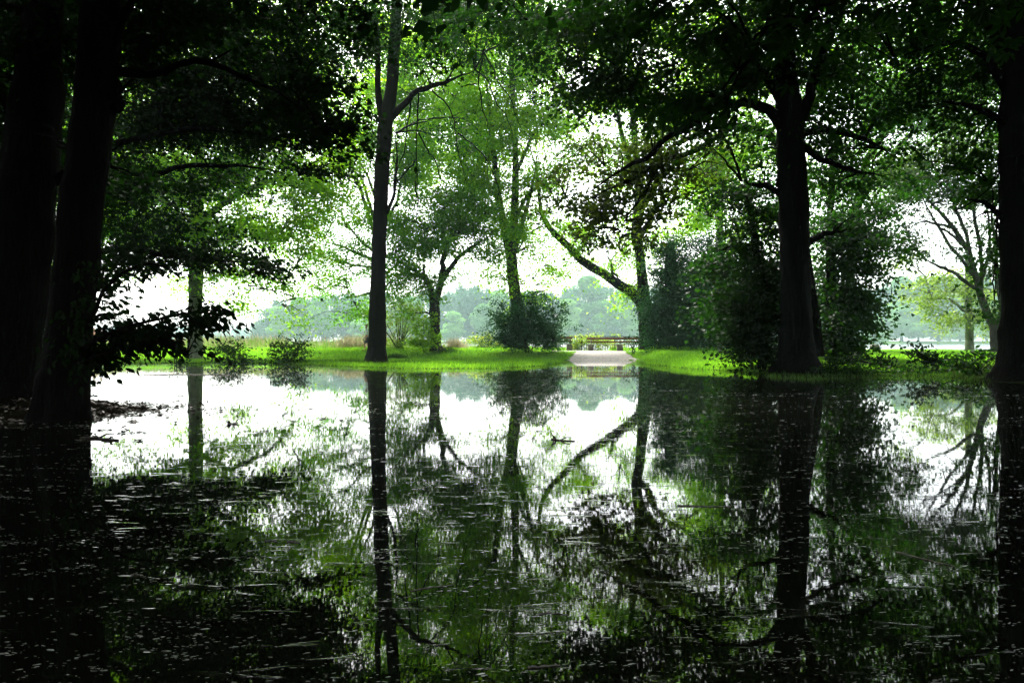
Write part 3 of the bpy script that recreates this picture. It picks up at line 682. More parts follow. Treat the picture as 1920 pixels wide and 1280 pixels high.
tree('chestnut_tree', 'horse chestnut with big hand shaped leaves hanging in at the top right of the photo', 8.5,
     [(2450, 900, 60), (2440, 600, 50), (2420, 200, 44), (2380, -200, 36), (2300, -600, 24)],
     [[(2400, 0, 22), (2200, -90, 14), (1900, -120, 10), (1650, -90, 7), (1480, -20, 4), (1440, 30, 3)], [(2390, -150, 20), (2000, -260, 14), (1600, -260, 9), (1350, -150, 5), (1310, -60, 4)]],
     [(1440, 60, 55, 50, 0, .9, .5), (1500, 20, 60, 30, .3, .9, .5), (1395, 110, 50, 40, .2, .5, .5), (1330, 20, 60, 34, .3, .8, .5), (1560, 25, 60, 26, .3, .7, .5), (1370, 180, 40, 24, .3, .5, .4), (1250, -20, 100, 24, .5, .7, .6), (1850, 0, 60, 20, .5, .7, .6), (1290, 190, 50, 22, 1.0, .4, .4),
      (1700, -140, 300, 60, 0, .8, 2.5), (2100, -200, 300, 150, 0, .8, 3), (1400, -260, 300, 90, 0, .8, 3)],
     M['leaf_dark'], M['bark_black'], kind='palm', size=.22, dens=1.7, spray=.35, gap=-.8, seed=8, twr=.012, subl=2, tilt=.6)

# slim black trunk, left of centre
def droop(root, loc, nodes):
    D = 38.0; L, Rr = [], []
    for l in [[(785, 175), (783, 230), (775, 290), (779, 350), (777, 400)], [(770, 188), (766, 230), (758, 280), (748, 330), (742, 380)],
              [(810, 170), (840, 200), (858, 250), (868, 300), (880, 350)], [(858, 250), (885, 265), (910, 300), (925, 330), (940, 360)],
              [(779, 300), (765, 320), (752, 330), (740, 350), (728, 360)], [(785, 250), (800, 280), (815, 300), (822, 330), (830, 345)],
              [(890, 130), (915, 150), (930, 190), (950, 210), (965, 260)], [(905, 95), (925, 130), (945, 165), (965, 185), (985, 240)], [(905, 110), (897, 150), (905, 190), (915, 230), (920, 260)],
              [(830, 160), (850, 130), (870, 120), (890, 100), (905, 60)], [(779, 340), (782, 360), (785, 380), (783, 400), (788, 430)]]:
        q, r = resample([P(a, b, D) for a, b in l], [.045, .035, .028, .02, .01], 14)
        q[2:] += np.cumsum(rng.standard_normal((12, 3)), 0) * .04
        L.append(q); Rr.append(r)
        for k in (4, 6, 8, 10, 12):
            e = q[k] + np.array([rng.uniform(-.8, .8), rng.uniform(-.5, .5), rng.uniform(-1.4, -.3)])
            t = np.linspace(0, 1, 14)[:, None]; L.append(q[k] * (1 - t) + e * t + np.array([0, 0, .15]) * np.sin(t * np.pi)); Rr.append(np.linspace(.014, .005, 14))
    V, Q = tubes(L, Rr, 5)
    mk('drooping_branches', V, Q, M['bark'], root, loc, smooth=True)
tree('slim_tree', 'slim straight black trunk left of centre, forking high up', 38.0,
     [(706, 688, 21), (706, 680, 20), (706, 665, 17), (707, 640, 16), (708, 560, 14.5), (710, 480, 13.5), (713, 400, 13), (717, 300, 13), (724, 225, 14), (735, 160, 11), (741, 60, 10), (746, -30, 9), (750, -200, 7)],
     [[(722, 235, 9), (712, 205, 6), (708, 160, 5.5), (707, 80, 5), (704, 10, 4), (700, -80, 3)],
      [(732, 222, 8), (752, 200, 6.5), (768, 188, 6), (772, 178, 5.5), (800, 165, 5), (835, 157, 4.5), (860, 142, 4), (890, 132, 3)],
      [(725, 400, 4, -.3), (738, 370, 3), (745, 300, 2.5), (742, 250, 1.5)]],
     [(640, 40, 90, 50, 0, .7), (700, 100, 60, 50, 1, .6), (780, 60, 80, 50, 0, .8), (870, 60, 100, 50, 0, .8), (960, 100, 70, 50, 0, .5), (800, 130, 60, 24, 0, .4), (820, -10, 140, 30, 0, .9), (640, 120, 50, 50, 2, .4), (610, 70, 60, 40, 2, .5),
      (850, 240, 60, 50, 1, .25), (760, -140, 250, 80, 0, .8, 5)],
     M['leaf_dark'], M['bark'], kind='maple', size=.13, dens=1.50, spray=.7, flare=.55, gap=-.3, seed=6, sides=24, extra=droop, group='trees round the flooded glade')

# the row along the lake
tree('pale_trunk_tree', 'tree with a pale grey green trunk in the meadow on the left', 47.0,
     [(366, 672, 16), (366, 650, 14.5), (366, 600, 13), (367, 540, 12.5), (368, 480, 12), (370, 380, 10), (374, 250, 8), (380, 80, 5), (385, -60, 3)],
     [[(369, 500, 7), (430, 470, 5), (500, 500, 4), (555, 560, 2)], [(369, 490, 7), (300, 460, 5), (230, 450, 3)], [(370, 420, 8), (450, 360, 6), (530, 330, 4), (600, 350, 2)], [(372, 330, 7), (300, 260, 5), (230, 230, 3)], [(374, 260, 6), (450, 180, 4), (520, 120, 3)]],
     [(290, 400, 100, 50, 0, .9), (420, 420, 100, 50, 0, 1.0), (510, 440, 70, 36, 0, .9), (470, 505, 70, 26, 0, .7), (510, 560, 44, 30, 0, .4), (560, 590, 26, 14, 0, .25), (380, 320, 130, 60, 0, 1), (250, 310, 100, 70, 0, .9), (510, 340, 90, 60, 0, 1.0), (570, 400, 50, 40, 0, .8),
      (400, 180, 150, 80, 0, .9), (280, 130, 120, 90, 0, .8), (540, 240, 90, 70, 0, 1.0), (560, 130, 90, 60, 0, .9), (580, 60, 80, 50, 2, .8), (400, 60, 150, 70, 0, .7), (300, 480, 90, 20, 0, .35), (400, 515, 50, 22, 0, .6), (320, 535, 50, 18, 0, .25), (440, 545, 40, 20, 0, .4), (220, 440, 60, 40, 0, .8), (620, 290, 40, 60, 2, .7), (180, 420, 50, 80, 2, .7), (530, 520, 40, 24, 0, .6), (590, 470, 40, 30, 0, .7), (600, 350, 50, 50, 0, .9), (450, 570, 30, 14, 0, .25), (240, 510, 60, 16, 0, .35), (320, 410, 80, 50, -3, 1.0), (400, 440, 60, 36, -3, 1.0), (370, 310, 80, 56, -3, 1.1), (370, 480, 44, 22, -2.5, 1.0), (270, 350, 80, 50, -3, .9), (400, 240, 80, 50, -3, .9)],
     M['leaf_bright'], M['bark_pale'], size=0.19, dens=2.40, spray=.85, gap=-0.10, gs=1.6, seed=21, group='trees round the flooded glade')
tree('feathery_tree', 'feathery tree behind the slim black trunk, its thin stems fanning left', 54.0,
     [(714, 655, 8), (713, 600, 8), (712, 520, 8), (711, 450, 7), (712, 350, 5), (715, 220, 4)],
     [[(711, 470, 4), (700, 430, 3.5), (680, 370, 3), (660, 300, 2.5), (640, 230, 2)], [(711, 440, 4), (695, 390, 3), (675, 320, 2.5), (672, 240, 2)], [(711, 490, 3), (670, 475, 2.5), (640, 462, 2), (600, 450, 1.2)],
      [(711, 500, 3), (680, 500, 2), (640, 492, 1.6), (595, 480, 1)], [(712, 430, 3), (745, 380, 2.5), (755, 320, 2)], [(711, 480, 3), (680, 455, 2), (650, 420, 1.6), (620, 390, 1)], [(712, 520, 3), (740, 500, 2), (780, 470, 1.2)],
      [(712, 400, 3), (690, 330, 2.2), (650, 260, 1.8), (600, 215, 1.2)]],
     [(640, 430, 60, 40, 0, .45), (620, 480, 50, 26, 0, .4), (660, 520, 50, 24, 0, .35), (680, 560, 40, 24, 0, .35), (620, 540, 40, 20, 0, .25), (650, 340, 60, 50, 0, .6), (690, 260, 60, 60, 0, .7), (760, 330, 50, 60, 0, .8), (755, 440, 50, 40, 0, .7), (600, 420, 50, 40, 0, .5),
      (620, 210, 50, 40, 0, .6), (740, 180, 60, 60, 0, .8), (755, 560, 30, 20, 0, .6), (690, 600, 30, 10, 0, .2), (600, 500, 50, 30, 0, .6), (560, 540, 30, 16, 0, .3), (650, 580, 40, 24, 0, .5), (740, 500, 30, 40, 0, .6), (670, 470, 50, 30, 0, .6)],
     M['leaf_mid'], M['bark_mid'], size=0.17, dens=2.20, spray=.8, gap=-.1, gs=1.4, seed=22, group='trees round the flooded glade')
tree('forked_tree', 'small forked tree with a knobbly trunk on the lawn right of the slim trunk', 50.5,
     [(818, 657, 12), (817, 645, 10), (816, 610, 9), (815, 585, 10.5), (815, 575, 9), (813, 558, 9)],
     [[(812, 562, 7), (806, 535, 5), (796, 520, 4.5), (775, 505, 4), (745, 490, 2.5)], [(817, 562, 7), (827, 530, 6), (831, 490, 5), (835, 460, 5), (828, 430, 4), (835, 380, 3)],
      [(827, 530, 5), (845, 500, 4.5), (862, 480, 4), (885, 462, 3), (910, 450, 2)], [(812, 558, 6), (806, 538, 4), (797, 515, 4), (793, 490, 3)], [(831, 480, 4), (850, 440, 3), (868, 410, 2)]],
     [(830, 450, 70, 36, 0, 1.1), (770, 470, 60, 34, 0, 1.0), (880, 440, 50, 34, 0, 1.1), (900, 480, 44, 20, 0, .9), (800, 530, 44, 20, 0, 1.1), (750, 520, 50, 20, 0, .8), (830, 400, 80, 36, 0, 1.2), (760, 420, 50, 34, 0, .9), (860, 370, 60, 30, 0, 1.1), (730, 550, 30, 16, 0, .5), (810, 556, 24, 12, 0, .9), (850, 520, 34, 14, 0, .7), (770, 590, 14, 12, 0, .4), (895, 395, 40, 30, 0, 1.0)],
     M['leaf_mid'], M['bark_mid'], size=0.17, dens=2.20, spray=.7, gap=-.3, gs=1.2, seed=23, flare=.25, group='trees round the flooded glade')
tree('twin_stem_tree', 'tall tree with two parallel stems rising out of the round dark bush', 53.0,
     [(978, 655, 14), (974, 620, 13), (969, 570, 11.5), (963, 530, 11), (960, 500, 10.5), (961, 470, 8), (965, 400, 7), (967, 300, 6), (962, 200, 5), (957, 50, 4), (955, -80, 3)],
     [[(960, 510, 7), (950, 460, 6), (938, 380, 5.5), (928, 300, 5), (918, 200, 4), (905, 80, 3)], [(961, 490, 4), (985, 400, 4), (1000, 340, 3), (1010, 280, 2)], [(963, 420, 4), (985, 370, 3), (1030, 330, 2)],
      [(938, 380, 4), (905, 340, 3), (870, 320, 2)], [(965, 330, 4), (1000, 250, 3), (1040, 200, 2)]],
     [(930, 420, 60, 50, 0, .9), (985, 440, 44, 40, 0, .8), (920, 340, 70, 50, 0, 1.1), (1000, 350, 50, 60, 0, .7), (950, 250, 90, 60, 0, 1.1), (1020, 230, 60, 60, 0, .9), (870, 310, 70, 40, 0, .9), (860, 210, 90, 60, 0, .9), (960, 150, 100, 60, 0, 1), (1010, 90, 100, 60, 0, .9), (890, 110, 100, 60, 0, .9),
      (960, 530, 16, 44, 0, .7, .4), (1010, 470, 34, 26, 0, .7), (1000, 530, 26, 14, 0, .4), (1030, 545, 30, 16, 0, .4), (925, 480, 30, 26, 0, .7), (900, 20, 150, 50, 0, .8), (1040, 410, 30, 30, 0, .5), (1000, 505, 40, 20, 0, .6), (930, 520, 26, 20, 0, .6), (1045, 500, 30, 14, 0, .4), (985, 560, 24, 16, 0, .6)],
     M['leaf_bright'], M['bark_mid'], size=0.19, dens=2.30, spray=.8, gap=-0.10, gs=1.5, seed=24, group='trees round the flooded glade')
tree('crooked_tree', 'crooked tree by the benches, one long bare limb arching left over the path', 53.5,
     [(1216, 662, 17), (1215, 630, 16), (1212, 595, 15), (1207, 560, 12), (1204, 520, 10), (1199, 470, 9), (1192, 435, 9), (1197, 400, 10), (1200, 380, 10), (1196, 330, 8), (1190, 260, 6), (1182, 150, 5), (1180, 0, 3)],
     [[(1211, 590, 13), (1200, 560, 11), (1185, 548, 10), (1160, 532, 9), (1135, 515, 8.5), (1105, 500, 8), (1080, 478, 7), (1058, 455, 6.5), (1035, 438, 6), (1020, 410, 5), (1012, 360, 4.5), (1005, 310, 4), (990, 260, 3)],
      [(1200, 392, 9), (1220, 360, 7), (1245, 325, 5), (1275, 300, 4), (1310, 290, 3)], [(1199, 440, 7), (1218, 420, 6), (1222, 395, 5), (1245, 372, 4), (1268, 350, 3), (1285, 310, 2.5)], [(1196, 350, 6), (1180, 300, 5), (1160, 230, 4), (1150, 160, 3)],
      [(1268, 368, 3), (1290, 372, 3), (1310, 385, 2), (1330, 400, 1.4)], [(1198, 370, 6), (1205, 300, 5), (1225, 220, 4), (1240, 140, 3)],
      [(1080, 478, 3), (1100, 450, 2.5), (1130, 430, 1.6)], [(1150, 525, 3), (1145, 490, 2), (1130, 470, 1.4)]],
     [(1110, 440, 60, 30, 0, .6), (1170, 480, 50, 26, 0, .5), (1060, 430, 40, 40, 0, .5), (1130, 500, 24, 20, 0, .4), (1200, 300, 90, 50, 0, .7), (1120, 290, 80, 50, 0, .6), (1290, 310, 70, 50, 0, .7), (1280, 370, 50, 30, 0, .5), (1330, 380, 50, 40, 0, .6), (1240, 440, 34, 20, 0, .6),
      (1160, 180, 110, 60, 0, .8), (1280, 210, 110, 60, 0, .8), (1350, 290, 60, 50, 0, .8), (1060, 200, 60, 50, 0, .5), (1050, 330, 40, 50, 0, .5), (1200, 90, 130, 60, 0, .7), (1180, 545, 30, 20, 0, .5), (1330, 420, 50, 26, 0, .5), (1060, 490, 26, 20, 0, .4), (1240, 470, 26, 20, 0, .8), (1175, 560, 20, 20, 0, .6), (1120, 520, 40, 14, 0, .35), (1160, 440, 60, 30, 0, .8), (1225, 520, 26, 40, 0, 1.0), (1280, 440, 34, 26, 0, .6), (1095, 480, 30, 24, 0, .6)],
     M['leaf_bright'], M['bark'], size=0.18, dens=2.00, spray=.7, gap=0.10, gs=1.3, seed=25, flare=.2, group='trees round the flooded glade')
tree('ivy_tree', 'stump of a tree wrapped to the ground in dark ivy right of the benches', 52.0,
     [(1265, 660, 22), (1264, 620, 20), (1262, 560, 17), (1258, 500, 12), (1256, 455, 7)],
     [[(1264, 600, 8), (1300, 560, 5), (1320, 510, 3)]],
     [(1262, 632, 42, 28, -1, 1.4), (1260, 590, 44, 34, -1, 1.4), (1262, 545, 38, 34, -1, 1.4), (1258, 500, 36, 32, -1, 1.3), (1252, 462, 24, 20, -1, 1.1), (1225, 610, 22, 36, -2, .9), (1295, 600, 40, 50, 0, 1.3), (1300, 645, 46, 16, 0, 1.3), (1235, 575, 26, 30, -2, .9), (1300, 520, 34, 40, 0, 1.0), (1240, 640, 26, 18, -2, 1.1), (1330, 570, 34, 50, 1, 1.0)],
     M['leaf_blue'], M['bark'], kind='oval', size=.17, dens=2.90, spray=.42, gap=-1.0, seed=26, cat='tree', depth=.8)
tree('thicket_tree', 'dark leafy thicket tree between the ivy covered stump and the bushy maple', 50.0,
     [(1335, 662, 9), (1334, 600, 8), (1332, 520, 6), (1330, 450, 4)],
     [[(1334, 590, 4), (1360, 540, 3), (1380, 500, 2)]],
     [(1330, 625, 50, 34, 0, 1.3), (1335, 570, 50, 40, 0, 1.2), (1320, 510, 44, 36, 0, .8), (1360, 540, 40, 50, 0, 1.1), (1330, 455, 40, 30, 0, .45), (1375, 620, 30, 30, -1, .9), (1360, 480, 34, 30, 1, .8), (1290, 480, 26, 26, 0, .8), (1380, 560, 44, 60, 0, 1.2), (1410, 610, 50, 44, 0, 1.2)],
     M['leaf_blue'], M['bark'], size=.14, dens=2.90, spray=.6, gap=-.6, seed=27)
tree('fan_stem_tree', 'tree of many thin stems fanning up beside the flared trunk at the right', 46.0,
     [(1874, 664, 15), (1872, 645, 13), (1869, 625, 12), (1866, 610, 10), (1852, 590, 7.5), (1842, 565, 6.5), (1836, 545, 6), (1828, 510, 5), (1815, 470, 4.5), (1790, 430, 4), (1765, 400, 3), (1735, 370, 2)],
     [[(1868, 612, 8), (1880, 585, 6), (1888, 540, 5), (1892, 480, 4), (1890, 400, 3)], [(1838, 550, 5), (1842, 500, 4), (1834, 440, 3.5), (1822, 380, 3), (1800, 310, 2)], [(1832, 525, 4), (1805, 490, 3.5), (1775, 450, 3), (1745, 400, 2.5), (1720, 350, 2)],
      [(1828, 540, 4), (1800, 520, 3.5), (1775, 505, 3), (1740, 490, 2.5), (1720, 470, 2)], [(1880, 590, 5), (1872, 540, 4), (1868, 480, 3.5), (1860, 410, 3), (1850, 330, 2)], [(1826, 505, 4), (1812, 440, 3.5), (1785, 370, 3), (1770, 300, 2)],
      [(1842, 520, 3.5), (1856, 470, 3), (1855, 420, 2.5), (1842, 350, 2)], [(1795, 430, 3), (1760, 420, 2.5), (1730, 415, 2), (1700, 420, 1.5)], [(1815, 470, 3), (1785, 440, 2.5), (1760, 425, 2), (1735, 390, 1.5)]],
     [(1760, 370, 80, 50, 0, .6), (1830, 370, 60, 60, 0, .6), (1700, 440, 50, 26, 0, .6), (1650, 470, 40, 20, 0, .5), (1800, 290, 110, 60, 0, .7), (1720, 470, 40, 20, 0, .5), (1860, 480, 30, 60, 0, .5), (1690, 360, 60, 50, 0, .7), (1870, 580, 20, 30, 0, .4), (1620, 430, 40, 20, 0, .5), (1780, 470, 40, 20, 0, .35)],
     M['leaf_olive'], M['bark_mid'], size=0.17, dens=2.70, spray=.6, gap=-.1, gs=1.1, seed=28, flare=.15, group='trees round the flooded glade')
tree('pale_post_tree', 'pale straight trunk right of the mossy stone with low yellow green leaves', 57.5,
     [(1818, 660, 8.5), (1818, 640, 7.5), (1817, 600, 7), (1816, 550, 6), (1815, 480, 5)],
     [[(1817, 590, 3), (1780, 560, 2), (1740, 560, 1.4)], [(1816, 560, 3), (1850, 540, 2), (1870, 550, 1.4)]],
     [(1760, 565, 44, 24, 0, .8), (1800, 600, 40, 20, 0, .8), (1740, 530, 40, 20, 0, .5), (1850, 590, 24, 30, 0, .6), (1780, 530, 44, 26, 0, .6), (1720, 550, 26, 12, 0, .5), (1835, 545, 30, 20, 0, .6), (1862, 625, 14, 14, 0, .3), (1700, 490, 30, 20, 0, .3)],
     M['leaf_yellow'], M['bark_pale'], size=0.18, dens=2.70, spray=.6, gap=-.2, seed=29)

# taller filler trees behind, standing in the lakeside row
tree('background_tree', 'green background tree seen through the gap above the ivy covered stump', 58.0,
     [(1345, 655, 9), (1347, 560, 8), (1350, 400, 6), (1355, 200, 4), (1358, 50, 3)],
     [], [(1350, 330, 70, 60, 0, .8), (1390, 250, 90, 60, 0, .8), (1320, 410, 50, 36, 0, .45), (1400, 420, 60, 60, 0, .6), (1300, 140, 110, 60, 0, .7), (1430, 140, 110, 80, 0, .7), (1380, 40, 130, 60, 0, .6)],
     M['leaf_bright'], M['bark_mid'], size=0.20, dens=2.00, spray=.9, gap=0.05, gs=1.6, seed=31, group='trees in the row behind')
tree('background_tree', 'green background tree seen between the massive trunk and the trunk at the right edge', 54.0,
     [(1650, 300, 3), (1640, 150, 3)] if False else [(1590, 660, 10), (1592, 560, 9), (1600, 420, 8), (1625, 300, 7), (1670, 230, 6), (1730, 150, 4)],
     [[(1600, 400, 7), (1640, 330, 6), (1690, 270, 5), (1760, 200, 4)]],
     [(1640, 330, 80, 50, 0, .6), (1690, 240, 90, 50, 0, .8), (1620, 180, 100, 60, 0, .7), (1750, 150, 100, 70, 0, .7), (1850, 230, 70, 80, 0, .6), (1700, 60, 130, 60, 0, .6), (1560, 440, 40, 50, 0, .6), (1540, 330, 60, 60, 0, .7), (1860, 100, 80, 80, 0, .6)],
     M['leaf_mid'], M['bark'], size=0.20, dens=3.42, spray=.9, gap=-.2, gs=1.6, seed=32, group='trees in the row behind')
tree('background_tree', 'green background tree filling the view behind the left-hand dark branches', 56.0,
     [(110, 660, 10), (112, 560, 9), (120, 400, 7), (140, 200, 5), (160, 50, 3)],
     [], [(200, 380, 80, 60, 0, .6), (150, 250, 100, 80, 0, .7), (230, 200, 110, 70, 0, .7), (100, 120, 110, 80, 0, .6), (60, 300, 90, 90, 0, .5), (250, 70, 120, 60, 0, .6), (40, 480, 60, 60, 0, .5)],
     M['leaf_mid'], M['bark'], size=0.20, dens=3.23, spray=1.0, gap=-.3, gs=1.6, seed=33, group='trees in the row behind')
tree('background_tree', 'green background tree rising behind the forked tree and the slim trunk', 60.0,
     [(710, 652, 7), (711, 560, 6), (715, 400, 6), (730, 250, 5), (745, 100, 3)],
     [], [(800, 330, 70, 50, 0, .7), (780, 250, 80, 60, 0, .9), (860, 280, 70, 50, 0, .7), (700, 160, 90, 60, 0, .8), (810, 150, 110, 60, 0, .9), (880, 170, 80, 60, 0, .7), (740, 60, 110, 50, 0, .8), (850, 60, 110, 50, 0, .8), (660, 260, 50, 50, 0, .6)],
     M['leaf_bright'], M['bark_mid'], size=0.20, dens=2.40, spray=.9, gap=0.00, gs=1.6, seed=34, group='trees in the row behind')

# unseen trees added behind and beside the viewer to keep the glade dark
SHL = ['broad dark tree just behind the viewer on the left', 'broad dark tree just behind the viewer on the right', 'dark tree level with the viewer on the right bank', 'dark tree level with the viewer on the left bank', 'dark tree directly behind the viewer',
       'tall dark tree in the wood behind left', 'tall dark tree in the wood behind right', 'dark tree outside the photo beside the flared trunk', 'dark tree outside the photo left of the thick leaning trunk', 'dark tree in the wood far right of the viewer', 'dark tree in the wood far left of the viewer',
       'dark tree on the left bank beyond the leaning trunk, outside the photo', 'dark tree at the left end of the lakeside row, outside the photo', 'dark tree at the right end of the lakeside row, outside the photo', 'dark tree on the right bank behind the flared trunk, outside the photo',
       'tallest dark tree deep in the wood behind', 'dark tree deep in the wood behind right', 'dark tree deep in the wood behind left']
def shade_tree(x, y, h, r, label, seed):
    g = float(H(x, y)); loc = np.array([x, y, g - .1])
    root = empty('woodland_tree', loc, label, 'tree', 'woodland trees behind the viewer')
    q = np.array([loc + [0, 0, z] for z in np.linspace(0, h * .8, 12)]) + np.cumsum(rng.standard_normal((12, 3)) * [.08, .08, 0], 0); q[0] = loc
    A = [q]; B_ = [np.linspace(.45, .12, 12)]; bl = []
    for i in range(14):
        a = rng.uniform(0, 2 * np.pi); rr = r * math.sqrt(rng.uniform(.05, 1)); z = rng.uniform(.42, 1.0) * h
        c = loc + np.array([math.cos(a) * rr, math.sin(a) * rr, z]); s = q[min(10, int(z / h * 10))]
        t = np.linspace(0, 1, 12)[:, None]; A.append(s * (1 - t) + c * t); B_.append(np.linspace(.12, .03, 12))
        bl.append((c, (r * .45, r * .45, h * .12), 1.0))
    V, Q = tubes(A, B_, 10); mk('trunk', V, Q, M['bark_black'], root, loc, smooth=True)
    pos, ax, nr, sz, cen, rn = foliage(bl, 'kite', .34, 2.6, 1.3, loc[:2], gap=-.6, seed=seed)
    V4, F4, per = leaves('kite', pos, ax, nr, sz); mk('crown', V4, F4, M['leaf_dark'], root, loc, rnd=rn)
for i, (x, y, h, r) in enumerate([(-5, -5, 15, 7), (5, -6, 15, 7), (14, -2, 16, 7), (-15, 0, 15, 7), (0, -16, 17, 8), (-12, -14, 17, 8), (13, -13, 17, 8), (20, 10, 16, 7), (-20, 12, 16, 6), (24, -6, 16, 8), (-25, -6, 16, 8), (-26, 26, 16, 7), (-33, 40, 16, 7), (34, 30, 16, 7), (28, 20, 16, 6), (-2, -28, 18, 9), (22, -24, 18, 9), (-22, -26, 18, 9)]):
    side = 'left' if x < -3 else 'right' if x > 3 else 'straight'
    shade_tree(x, y, h, r, SHL[i], 60 + i)
# more unseen trees, added so their high branches shade the water
def high_limb(x, y, z, n, r, root_xy, seed, label):
    g = float(H(*root_xy)); loc = np.array([root_xy[0], root_xy[1], g - .1])
    root = empty('tall_oak', loc, label, 'tree', 'woodland trees behind the viewer')
    top = np.array([root_xy[0] * .8, root_xy[1], z * .8])
    t = np.linspace(0, 1, 14)[:, None]
    A = [loc * (1 - t) + top * t]; B_ = [np.linspace(.5, .25, 14)]; bl = []
    for i in range(n):
        c = np.array([x + rng.uniform(-r, r), y + rng.uniform(-r, r), z + rng.uniform(-1.5, 2.5)])
        A.append(top * (1 - t) + c * t + np.array([0, 0, 1.2]) * np.sin(t * np.pi)); B_.append(np.linspace(.2, .04, 14))
        bl.append((c, (2.6, 2.6, 1.2), 1.0))
    V, Q = tubes(A, B_, 8); mk('trunk', V, Q, M['bark_black'], root, loc, smooth=True)
    pos, ax, nr, sz, cen, rn = foliage(bl, 'kite', .3, 3.2 * 2.2, 1.2, loc[:2], gap=-.6, seed=seed)
    V4, F4, per = leaves('kite', pos, ax, nr, sz); mk('crown', V4, F4, M['leaf_dark'], root, loc, rnd=rn)
high_limb(-5, 4, 9.5, 12, 6, (-13, 3), 81, 'tall oak left of the viewer whose boughs roof the near water')
high_limb(7, 5, 9.5, 12, 6, (15, 4), 82, 'tall oak right of the viewer whose boughs roof the near water')
high_limb(-3, 18, 15, 12, 7, (-19, 20), 83, 'tall oak on the left bank whose boughs roof the middle of the water')
high_limb(9, 16, 14, 12, 7, (19, 17), 84, 'tall oak on the right bank whose boughs roof the middle of the water')

# ------------------------------------------------------------------ shrubs
def shrub(name, label, D, cpx, base_py, blobs, mat, kind='kite', size=.1, dens=2.2, spray=.3, stems=7, gap=-.8, seed=1, group=None, stemmat='bark', cat='shrub', sr=.018, tilt=.9):
    base = P(cpx, base_py, D); base[2] = float(H(base[0], base[1])) - .04
    root = empty(name, base, label, cat, group)
    B = [(P(b[0], b[1], D + (b[4] if len(b) > 4 else 0)), (b[2] / F * D, b[2] / F * D * .8, b[3] / F * D), b[5] if len(b) > 5 else 1.0) for b in blobs]
    pos, ax, nr, sz, cen, rn = foliage(B, kind, size, dens, spray, base[:2], flat=.35, gap=gap, seed=seed, tilt=tilt)
    low = pos[:, 2] > H(pos[:, 0], pos[:, 1]) + .0
    low |= pos[:, 2] > .0
    pos, ax, nr, sz, rn = pos[low], ax[low], nr[low], sz[low], rn[low]
    ax = norm(ax + np.array([0, 0, .35]))
    A, Rr = [], []; t = np.linspace(0, 1, 10)[:, None]
    for i in range(stems):
        c, r, _ = B[i % len(B)]; e = c + r * rng.uniform(-.7, .7, 3)
        s = base + np.array([rng.uniform(-.12, .12), rng.uniform(-.1, .1), 0]) * max(1, B[0][1][0])
        A.append(s * (1 - t) + e * t + (e - s)[None] * [.0, .0, .18] * np.sin(t * np.pi)); Rr.append(np.linspace(sr, sr * .3, 10))
    V, Q = tubes(A, Rr, 5); nodes = np.array(A)[:, 2:].reshape(-1, 3)
    tp_, tr_ = twigs_to(cen, nodes, sr * .6, .003); V2, Q2 = tubes(tp_, tr_, 3)
    mk('stems', np.concatenate([V, V2]), np.concatenate([Q, Q2 + len(V)]), M[stemmat], root, base, smooth=True)
    V4, F4, per = leaves(kind, pos, ax, nr, sz); mk('foliage', V4, F4, M[mat], root, base, rnd=np.repeat(rn, per))
    return root
shrub('round_bush', 'large round dark green bush at the left of the path', 50.5, 990, 657,
      [(990, 625, 60, 30, 0, 1.5), (955, 605, 34, 26, 0, 1.2), (1020, 612, 28, 28, 0, 1.2), (990, 585, 44, 22, 0, 1.1), (945, 640, 26, 16, 0, 1.2), (1030, 640, 22, 16, 0, 1.3), (1005, 560, 30, 16, 0, .5), (935, 575, 22, 14, 0, .4), (1040, 585, 18, 20, 0, .5)],
      'leaf_blue', kind='oval', size=.13, dens=2.90, spray=.35, stems=14, seed=41)
shrub('lit_bush', 'bright green bush leaning against the left side of the small forked tree', 50.0, 797, 656,
      [(797, 630, 22, 24, 0, 1.5), (788, 610, 16, 14, 0, 1.0), (805, 600, 12, 20, 0, 1.0), (780, 642, 16, 12, 0, 1.2), (802, 647, 20, 10, 0, 1.3)], 'leaf_bright', kind='oval', size=.15, dens=2.1, spray=.28, seed=42)
shrub('willow_shrub', 'airy pale green willow shrub with upright stems behind the slim black trunk', 54.0, 750, 654,
      [(745, 600, 30, 22, 0, .7), (770, 590, 30, 22, 0, .6), (755, 575, 36, 16, 0, .5), (735, 625, 20, 18, 0, .4), (690, 590, 14, 14, 0, .5), (775, 620, 20, 16, 0, .35), (745, 645, 34, 10, 0, .9)], 'leaf_yellow', size=.10, dens=2.0, spray=.4, stems=22, seed=43, sr=.03, gap=-.4)
shrub('flooded_shrub', 'leafy green shrub in the flood below the pale trunk, left of the pair', 39.5, 432, 682,
      [(432, 664, 34, 18, 0, 1.0), (415, 655, 16, 10, 0, .7), (455, 652, 16, 10, 0, .7), (440, 678, 34, 8, 0, 1.0)], 'leaf_dark', kind='oval', size=.16, dens=1.9, spray=.3, stems=12, seed=44, group='green shrubs standing in the flood')
shrub('flooded_shrub', 'leafy green shrub in the flood with upright shoots, right of the pair', 39.0, 540, 683,
      [(540, 662, 34, 18, 0, 1.2), (520, 650, 14, 14, 0, .7), (560, 648, 14, 16, 0, .7), (535, 640, 10, 12, 0, .5), (540, 678, 40, 8, 0, 1.1)], 'leaf_dark', kind='oval', size=.15, dens=2.0, spray=.26, stems=18, seed=45, group='green shrubs standing in the flood')
shrub('flooded_sapling', 'small spindly sapling standing in the flood left of the pale trunk', 38.0, 332, 684,
      [(332, 672, 16, 10, 0, .7), (325, 660, 8, 8, 0, .5), (350, 680, 22, 5, 0, .7)], 'leaf_dark', kind='oval', size=.15, dens=1.6, spray=.2, stems=8, seed=46)
